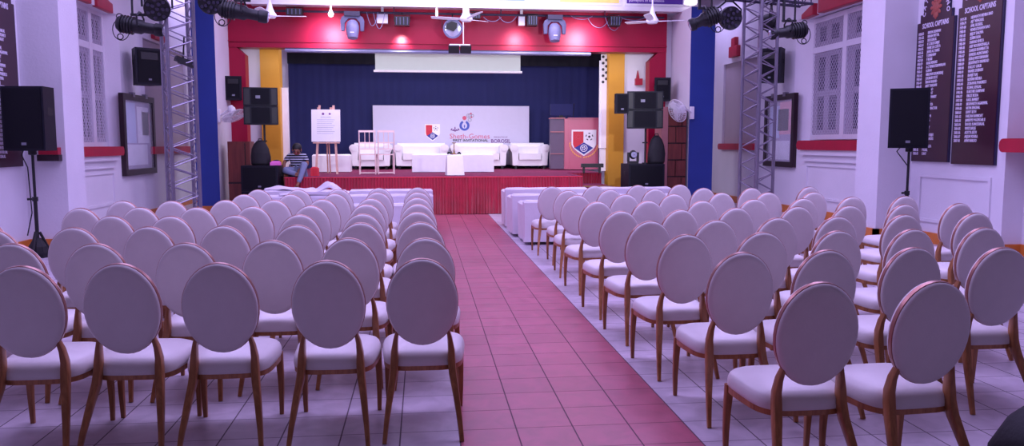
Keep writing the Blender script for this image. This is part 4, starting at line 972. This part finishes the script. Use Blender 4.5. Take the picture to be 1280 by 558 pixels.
def wash_light(x, y, z, rz, tilt, hang, label, r=.15):
    t = thing('wash_light', label, 'stage light', (x, y, z), rz, 'round black wash lights')
    ax = Matrix.Rotation(PI/2+tilt, 4, 'X')
    bm = BM(); lathe(bm, [(0, -.13), (r*.55, -.125), (r*.8, -.06), (r, .0), (r*1.04, .06), (r, .08), (r*.9, .07), (0, .065)], 24, 0, ax)
    for k in range(8):
        a = 2*PI*k/8; cbox(bm, (r*.62*math.cos(a), .08, r*.62*math.sin(a)), (.012, .08, .06), rot=(0, -a, 0))
    obj('housing', bm, 'black', t, True)
    bm = BM()
    for k in range(13):
        rr = 0 if k == 0 else (r*.42 if k < 6 else r*.76); a = k*2*PI/(5 if k < 6 else 7)
        lathe(bm, [(0, .085), (r*.14, .085), (r*.15, .068), (0, .068)], 10, 0, ax @ Matrix.Translation((rr*math.cos(a), rr*math.sin(a), 0)))
    obj('lens_array', bm, 'alu_dark', t, True)
    bm = BM(); tube(bm, [(-r-.02, 0, 0), (-r-.02, 0, r*.8), (-.05, 0, r+.07), (.05, 0, r+.07), (r+.02, 0, r*.8), (r+.02, 0, 0)], .013, 6)
    tube(bm, [(-.06, 0, r+.07), (-.06, 0, hang)], .012, 6); tube(bm, [(.06, 0, r+.07), (.03, 0, hang)], .012, 6); obj('yoke', bm, 'black', t, True)
profile_light(-3.52, 10.75, 2.98, R(2), R(9), .62, 'black profile spotlight hung left of left truss tower')
wash_light(-3.2, 10.4, 3.17, R(15), R(25), .5, 'round black wash light hung at the left truss tower head')
wash_light(-2.58, 10.5, 3.27, R(-10), R(20), .45, 'round black wash light hung right of left truss, over the blue pillar', .145)
profile_light(-2.2, 10.5, 3.14, R(2), R(10), .5, 'black profile spotlight hung right of left truss, over white wall strip', .6)
profile_light(3.78, 10.6, 3.17, R(170), R(22), .46, 'black profile spotlight hung over the right blue pillar', .42, .1)
wash_light(4.18, 10.75, 3.22, R(5), R(10), .46, 'round black wash light hung between right blue pillar and right truss', .155)
wash_light(4.98, 11.2, 3.24, R(60), R(15), .42, 'round black wash light hung behind the right truss tower', .15)
profile_light(5.1, 10.9, 3.07, R(176), R(8), .58, 'black profile spotlight hung right of right truss tower', .52)
bm = BM(); cbox(bm, (0, 0, 0), (.2, .1, .06), rot=(0, R(18), R(30))); cbox(bm, (.05, -.02, -.05), (.22, .05, .03), rot=(0, R(18), R(30))); tube(bm, [(0, 0, .03), (.02, .0, .3)], .01, 6)
tag(obj('cable_clamp', bm, 'black', None, loc=(-2.98, 10.62, 2.55)), 'small black clamp hanging inside the left truss tower', 'clamp')

# fixtures under the balcony
bm = BM(); tube(bm, [(-3.5, 18.42, 4.42), (5.6, 18.42, 4.42)], .025, 8)
for xx in (-3.3, -.6, 1.8, 4.2, 5.4): tube(bm, [(xx, 18.42, 4.42), (xx, 18.42, 4.56)], .012, 6)
tag(obj('lighting_bar', bm, 'alu_dark', None, True), 'long dark lighting bar under the balcony edge', 'lighting bar')
def moving_head(x, y, label):
    t = thing('moving_head_light', label, 'stage light', (x, y, 4.4), 0, 'grey moving head lights under the balcony')
    bm = BM(); box(bm, -.17, .17, -.13, .1, -.1, .0); obj('base', bm, 'alu_dark', t, bev=.015)
    bm = BM(); pts = [(-.25, -.42), (-.26, -.2), (-.23, -.12), (-.16, -.08), (.16, -.08), (.23, -.12), (.26, -.2), (.25, -.42), (.17, -.42), (.16, -.24), (.08, -.15), (-.08, -.15), (-.16, -.24), (-.17, -.42)]
    prism(bm, pts, -.0, .1, FRONT(0, .02, 0)); obj('yoke', bm, 'grey', t, True, bev=.015)
    bm = BM(); lathe(bm, [(0, -.2), (.08, -.195), (.125, -.15), (.145, -.05), (.145, .02), (.125, .14), (.11, .2), (.0, .2)], 20, 0, Matrix.Translation((0, -.03, -.38)) @ Matrix.Rotation(R(168), 4, 'X')); obj('head', bm, 'grey_l', t, True)
    bm = BM(); cbox(bm, (0, -.17, -.46), (.09, .02, .02)); obj('badge', bm, 'c_white', t)
moving_head(-1.5, 18.25, 'grey moving head light under balcony, left of stage centre'); moving_head(3.0, 18.25, 'grey moving head light under balcony, right of stage centre')
def lamp_box(x, z, w, h, m, label, name='flood_light'):
    t = thing(name, label, 'stage light', (x, 18.35, z), 0)
    bm = BM(); box(bm, -w/2, w/2, -.14, .12, -h/2, h/2); obj('housing', bm, m, t, bev=.02)
    bm = BM(); tube(bm, [(-w/2-.015, 0, 0), (-w/2-.015, 0, h/2+.05), (w/2+.015, 0, h/2+.05), (w/2+.015, 0, 0)], .01, 6); tube(bm, [(0, 0, h/2+.05), (0, .05, 4.42-z)], .012, 6); obj('yoke', bm, 'black', t)
    for k in range(4):
        bm = BM(); cbox(bm, (-w/2+w*(k+.5)/4, -.145, 0), (.012, .02, h*.8)); obj('cooling_fin', bm, 'grey', t)
lamp_box(-.42, 4.22, .32, .2, 'black', 'dark flood light under the balcony above the screen, left side')
lamp_box(2.5, 4.28, .22, .22, 'black', 'small dark flood light under the balcony left of right moving head')
lamp_box(4.4, 4.3, .24, .22, 'black', 'small dark flood light under the balcony near the right fan')
lamp_box(1.2, 4.36, .24, .12, 'black', 'low dark flood light under the balcony beside the middle fan')
lamp_box(-2.75, 4.38, .34, .14, 'black', 'low dark flood light under the balcony behind the left fan')
for x, z, w, l in ((-.86, 4.33, .24, 'white junction box under the balcony left of centre'), (2.28, 4.33, .14, 'white junction box under the balcony right of centre')):
    bm = BM(); box(bm, -w/2, w/2, -.05, .08, -.13, .1); box(bm, -.03, .03, .0, .04, .1, 4.57-z); bm2 = obj('junction_box', bm, 'white', None, bev=.01, loc=(x, 18.5, z)); tag(bm2, l, 'box')
for x, l in ((.35, 'tiny white bulb holder under balcony left of the round lamp'), (1.05, 'tiny white bulb holder under balcony right of the round lamp')):
    bm = BM(); lathe(bm, [(0, -.07), (.025, -.065), (.03, 0), (.02, .06), (.02, .14), (0, .14)], 10); tag(obj('bulb_holder', bm, 'lit', None, True, loc=(x, 18.3, 4.42)), l, 'light bulb')
bm = BM(); lathe(bm, [(0, -.08), (.05, -.05), (.065, 0), (.04, .05), (.02, .1), (.02, .2), (0, .2)], 12); tag(obj('light_bulb', bm, 'lit', None, True, loc=(-1.97, 18.3, 4.36)), 'small glowing white bulb under balcony left of the left moving head', 'light bulb')
t = thing('round_lamp', 'big round stage lamp with pale face under balcony centre', 'stage light', (.7, 18.3, 4.08))
bm = BM(); ax = FRONT(0, 0, 0) @ Matrix.Rotation(R(8), 4, 'X'); lathe(bm, [(0, -.12), (.12, -.11), (.19, -.03), (.215, .06), (.215, .09), (.185, .09), (.175, .06), (0, .055)], 28, 0, ax); obj('housing', bm, 'grey', t, True)
bm = BM(); lathe(bm, [(0, .072), (.12, .068), (.172, .06), (0, .055)], 24, 0, ax); obj('lens', bm, 'chrome', t, True)
bm = BM(); prism(bm, [(-.16, .0), (.02, -.06), (.09, .02), (.1, .13), (-.02, .165), (-.12, .12)], .07, .085, ax); obj('barn_door', bm, 'black', t)
bm = BM(); tube(bm, [(-.23, 0, 0), (-.23, 0, .2), (.23, 0, .2), (.23, 0, 0)], .012, 6); tube(bm, [(0, 0, .2), (0, .1, .34)], .014, 6); cbox(bm, (0, 0, .2), (.3, .05, .05)); obj('yoke', bm, 'black', t)
t = thing('twin_flood_light', 'dark twin-panel flood light hanging low on a thin white rod', 'stage light', (.84, 17.9, 3.58))
bm = BM(); tube(bm, [(.08, 0, .06), (.08, 0, 2.02)], .012, 8); obj('rod', bm, 'white', t, True)
for s in (-1, 1):
    bm = BM(); cbox(bm, (s*.13, 0, 0), (.24, .07, .17), rot=(R(25), 0, R(4*s))); obj('panel', bm, 'black', t, bev=.008)
bm = BM(); cbox(bm, (0, .03, .09), (.46, .06, .05)); obj('bracket', bm, 'white', t, bev=.005)
bm = BM()
for (x0, x1, z0, dz) in ((1.4, 1.8, 4.3, .1), (1.75, 2.15, 4.32, .14), (3.4, 3.9, 4.36, .08), (3.8, 4.3, 4.3, .2), (4.2, 4.6, 4.34, .3), (4.5, 5.2, 4.38, .1), (-1.2, -.95, 4.36, .3), (-1.05, -.8, 4.35, .35)):
    tube(bm, [(x0+(x1-x0)*k/10, 18.36+.02*math.sin(k), z0+.06-dz*4*(k/10)*(1-k/10)) for k in range(11)], .007, 5)
tag(obj('cable_loops', bm, 'grey_l', None, True), 'loose grey cable loops drooping from the lighting bar', 'cable', kind='stuff')

# balcony posters
def poster(x0, x1, zb, m, label, words=None):
    t = thing('balcony_poster', label, 'poster', ((x0+x1)/2, 18.2, zb), 0, 'posters along the balcony front'); w = (x1-x0)/2
    bm = BM(); box(bm, -w, w, -.02, 0, 0, .62); obj('frame', bm, 'white', t)
    bm = BM(); box(bm, -w+.05, w-.05, -.026, -.02, .05, .58); obj('print', bm, m, t)
    if words:
        bm = BM(); text(bm, words, .085, FRONT(-w+.1, -.027, .12), bold=.001); obj('caption', bm, 'letter', t)
poster(-3.25, -1.42, 4.7, 'p_pink', 'pink poster on balcony front, leftmost of the row')
poster(-.66, .86, 4.66, 'p_pale', 'pale pink poster on balcony front, left of the middle fan rod')
poster(.92, 2.36, 4.65, 'p_blue', 'blue poster on balcony front, right of the middle fan rod')
poster(3.06, 4.52, 4.64, 'p_yel', 'yellow poster on balcony front')
poster(4.6, 6.26, 4.64, 'p_pur', 'purple poster with white caption, rightmost on balcony front', 'purveyors of excellence')
t = thing('bulkhead_lamp', 'glowing white lamp on balcony at right end above the spotlight', 'light bulb', (6.12, 18.1, 4.73))
bm = BM(); ellip(bm, (0, -.04, 0), (.14, .08, .08)); obj('diffuser', bm, 'lit', t, True)
bm = BM(); box(bm, -.16, .16, .02, .1, -.06, .06); obj('base', bm, 'white', t)

# framed notice cases on side walls
def notice(x, sgn, y0, y1, z0, z1, label, mats_):
    t = thing('notice_case', label, 'notice board', (x, (y0+y1)/2, z0), 0, 'framed notice cases'); h = z1-z0; w = (y1-y0)/2
    s = -sgn; X = lambda a, b: (min(s*a, s*b), max(s*a, s*b))
    bm = BM(); fw = .12
    for (a, b, c, d) in ((-w, w, 0, fw), (-w, w, h-fw, h), (-w, -w+fw, fw, h-fw), (w-fw, w, fw, h-fw)): box(bm, *X(0, .09), a, b, c, d)
    obj('frame', bm, 'dwood', t, bev=.008)
    bm = BM(); box(bm, *X(.005, .02), -w+fw, w-fw, fw, h-fw); obj('backing', bm, 'notice', t)
    for (a, b, c, d, m) in mats_:
        bm = BM(); box(bm, *X(.02, .026), a*w, b*w, c*h, d*h); obj('sheet', bm, m, t)
    bm = BM(); box(bm, *X(.06, .066), -w+fw, w-fw, fw, h-fw); obj('glass_pane', bm, 'glass', t)
    bm = BM()
    for yy in (-.35*w, .45*w): box(bm, *X(.02, .1), yy-.06, yy+.06, h-.05, h+.04)
    obj('hinge', bm, 'alu', t)
notice(-5.85, -1, 16.42, 18.25, .88, 2.5, 'dark framed glass notice case on left wall below the wall loudspeaker', [(-.75, -.1, .4, .9, 'paper_b'), (.0, .75, .4, .86, 'paper_w'), (-.75, .6, .12, .38, 'paper_w'), (.3, .8, .5, .8, 'paper_p')])
notice(8.0, 1, 16.5, 18.0, 1.0, 2.6, 'dark framed glass notice case on right wall behind right truss tower', [(-.7, .1, .45, .9, 'paper_p'), (.1, .75, .4, .85, 'paper_b'), (-.6, .7, .1, .36, 'paper_w'), (-.5, .2, .5, .8, 'paper_w')])

# ------------------------------------------------------------------ seated man on the stage edge
def skin_mesh(name, chains, m, parent, sub=2, root=None, label=None):
    """chains: list of lists of (x,y,z,r); a point equal to an existing one joins the chains"""
    V, E, Rr, idx = [], [], [], {}
    for ch in chains:
        prev = None
        for (x, y, z, r) in ch:
            kk = (round(x, 4), round(y, 4), round(z, 4))
            if kk not in idx: idx[kk] = len(V); V.append((x, y, z)); Rr.append(r)
            if prev is not None: E.append((prev, idx[kk]))
            prev = idx[kk]
    me = bpy.data.meshes.new(name); me.from_pydata(V, E, []); o = bpy.data.objects.new(name, me); C.objects.link(o)
    me.materials.append(M[m]); o.modifiers.new('skin', 'SKIN')
    sv = me.skin_vertices[0].data
    for i, r in enumerate(Rr): sv[i].radius = (r, r) if not isinstance(r, tuple) else r; sv[i].use_root = (i == (root or 0))
    s = o.modifiers.new('sub', 'SUBSURF'); s.levels = sub; s.render_levels = sub
    o.modifiers['skin'].use_smooth_shade = True
    # freeze to a plain mesh
    dg = bpy.context.evaluated_depsgraph_get(); fm = bpy.data.meshes.new_from_object(o.evaluated_get(dg))
    bpy.data.objects.remove(o); fm.name = name
    if len(fm.materials) == 0: fm.materials.append(M[m])
    o = bpy.data.objects.new(name, fm); C.objects.link(o); o.parent = parent
    if label: o['label'] = label
    return o
man = thing('person', 'man in striped navy shirt and jeans sitting on stage edge, head bowed', 'person', (-2.66, 17.42, .815))
pel = (0, .12, .12, .125)
hands = []
def hand(cx, cy, cz, dx, dz):
    out = []
    for k, (ox, ln) in enumerate(((-.03, .07), (-.01, .08), (.01, .075), (.028, .06))):
        out.append([(cx, cy, cz, .026), (cx+ox, cy-.03, cz-.03, .011), (cx+ox+dx*ln*.5, cy-.05, cz-.03-ln*.5, .009), (cx+ox+dx*ln, cy-.045, cz-.035-ln, .007)])
    out.append([(cx, cy, cz, .026), (cx+.04*(1 if dx > 0 else -1), cy-.035, cz-.02, .01), (cx+.05*(1 if dx > 0 else -1), cy-.05, cz-.05, .008)])
    return out
# body (skin): torso core, neck, head, arms with hands, shins and feet
neck = (.02, -.03, .52, .05); chest = (.01, .03, .42, .11)
LH = (-.2, -.06, .08, .026); RH = (.07, -.12, .16, .026)
skin_mesh('body', [[pel, (0, .09, .26, .11), chest, neck, (.03, -.09, .565, .07), (.035, -.13, .60, .088), (.035, -.165, .555, .07), (.035, -.185, .51, .045)],
    [chest, (-.15, .02, .43, .05), (-.255, -.01, .3, .04), (-.25, -.05, .18, .034), LH], [chest, (.17, .02, .43, .05), (.235, -.03, .27, .042), (.16, -.11, .2, .034), RH]] + hand(*LH[:3], -.3, 0) + hand(*RH[:3], .2, 0)
    + [[pel, (.1, .04, .13, .085), (.2, -.18, .29, .06), (.13, -.32, .02, .042), (.07, -.4, -.16, .034), (.055, -.47, -.185, .034)], [pel, (-.1, .04, .12, .085), (-.24, -.16, .15, .06), (-.05, -.2, .075, .042), (.06, -.22, .06, .034), (.11, -.24, .07, .03)]], 'skin', man)
o = skin_mesh('shirt', [[(0, .12, .1, .135), (0, .09, .26, .132), (.01, .03, .41, .135), (.018, -.015, .48, .075)], [(.01, .03, .41, .135), (-.15, .02, .43, .068), (-.235, .0, .33, .056)], [(.01, .03, .41, .135), (.17, .02, .43, .068), (.225, -.015, .31, .056)]], 'stripe', man)
skin_mesh('jeans', [[(0, .12, .1, .14), (.1, .04, .13, .098), (.2, -.18, .29, .076), (.13, -.32, .02, .058), (.085, -.385, -.12, .05)], [(0, .12, .1, .14), (-.1, .04, .12, .098), (-.24, -.16, .15, .074), (-.05, -.2, .08, .056), (.03, -.215, .067, .05)]], 'jeans', man)
bm = BM(); ellip(bm, (.035, -.115, .625), (.098, .108, .088), rot=(R(25), 0, 0)); ellip(bm, (.035, -.05, .585), (.088, .05, .07)); obj('hair', bm, 'hair', man, True)
bm = BM()
for s in (-1, 1): ellip(bm, (.035+s*.03, -.243, .55), (.012, .008, .008), u=8, v=6)
obj('eyes', bm, 'hair', man, True)
bm = BM(); ellip(bm, (.035, -.255, .525), (.014, .02, .022), u=8, v=6)
for s in (-1, 1): ellip(bm, (.035+s*.09, -.13, .56), (.012, .022, .032), u=8, v=6)
obj('nose_and_ears', bm, 'skin', man, True)
bm = BM(); cbox(bm, (.035, -.232, .495), (.04, .012, .008)); obj('mouth', bm, 'c_pink', man)
bm = BM(); cbox(bm, (.055, -.46, -.21), (.085, .2, .035), rot=(R(8), 0, 0)); obj('shoe', bm, 'shoe', man, bev=.012)
bm = BM(); cbox(bm, (.1, -.25, .035), (.19, .08, .035)); obj('shoe', bm, 'shoe', man, bev=.012)
bm = BM(); text(bm, "SPORT", .06, FRONT(.0, -.125, .30), align='CENTER'); bm.free()
backpack('pouch', -2.98, 17.5, .815, .16, .12, .14, 'small black pouch on stage edge left of the seated man')
bm = BM(); drape(bm, -.08, .09, -.06, .06, 0, .2, .01, 9); tag(obj('red_bag', bm, 'c_red', None, True, loc=(-2.33, 17.75, .815)), 'small red cloth bag on stage behind the seated man', 'bag')

# ------------------------------------------------------------------ light
def area(name, loc, size, sy, power, col, rot=(0, 0, 0), spread=None):
    l = bpy.data.lights.new(name, 'AREA'); l.shape = 'RECTANGLE'; l.size = size; l.size_y = sy; l.energy = power; l.color = col
    if spread: l.spread = spread
    o = bpy.data.objects.new(name, l); C.objects.link(o); o.location = loc; o.rotation_euler = rot; return o
LAV = (.57, .48, 1.0)
area('hall_light', (-2.5, 9.5, 5.4), 3, 5, 235, LAV); area('hall_light', (4.5, 9.5, 5.4), 3, 5, 235, LAV)
area('hall_light', (1.0, 14.5, 5.4), 8, 2.5, 300, LAV)
area('hall_light', (1.0, 6.3, 5.4), 7, 1.6, 270, LAV)
area('corridor_fill', (7.2, 20.6, 5.3), .8, 2, 45, LAV); area('corridor_fill', (-5.3, 20.6, 5.3), .8, 2, 45, LAV)  # added fill, no fixtures here: brightens the side walls beyond the pillars
area('stage_light', (.6, 20.6, 4.4), 6.5, 1.4, 170, (.84, .80, 1.0))
area('stage_front_light', (.7, 17.0, 5.4), 7, .5, 130, (.80, .70, 1.0), (R(30), 0, 0))
area('wing_fill', (.7, 19.17, 3.52), 9.6, .15, 36, (.88, .84, 1.0), (R(58), 0, 0))  # added fill hidden behind the red beam, lifts wings, columns, screen and curtain
def spot(loc, tgt, power, ang, col, blend=.9, rad=.04):
    l = bpy.data.lights.new('beam_spot', 'SPOT'); l.energy = power; l.spot_size = R(ang); l.spot_blend = blend; l.color = col; l.shadow_soft_size = rad
    o = bpy.data.objects.new('beam_spot', l); C.objects.link(o); o.location = loc
    o.rotation_euler = (Vector(tgt)-Vector(loc)).to_track_quat('-Z', 'Y').to_euler()
spot((-.45, 18.45, 3.9), (-.45, 18.72, 3.74), 40, 90, (1, .95, .95), .9, .08)
spot((-2.0, 18.05, 4.02), (-2.05, 18.7, 3.8), 115, 120, (.95, .72, 1), .9, .2); spot((3.7, 18.05, 4.0), (3.7, 18.7, 3.8), 115, 120, (.9, .82, 1), .9, .2); spot((2.2, 18.2, 3.95), (2.2, 18.7, 3.78), 45, 100, (1, .8, .98), .9, .12)
# profile spotlights on the towers throw light at the stage
spot((-1.9, 10.5, 3.1), (.0, 21, 2.2), 900, 62, (.86, .84, 1), .6, .08); spot((3.5, 10.6, 3.05), (1.5, 21, 2.2), 900, 62, (.86, .84, 1), .6, .08)
w = bpy.data.worlds.new('world'); S.world = w; w.use_nodes = True
w.node_tree.nodes['Background'].inputs[0].default_value = (.44, .37, .60, 1); w.node_tree.nodes['Background'].inputs[1].default_value = .19
S.view_settings.view_transform = 'Standard'; S.view_settings.look = 'None'; S.view_settings.exposure = 0; S.view_settings.gamma = 1
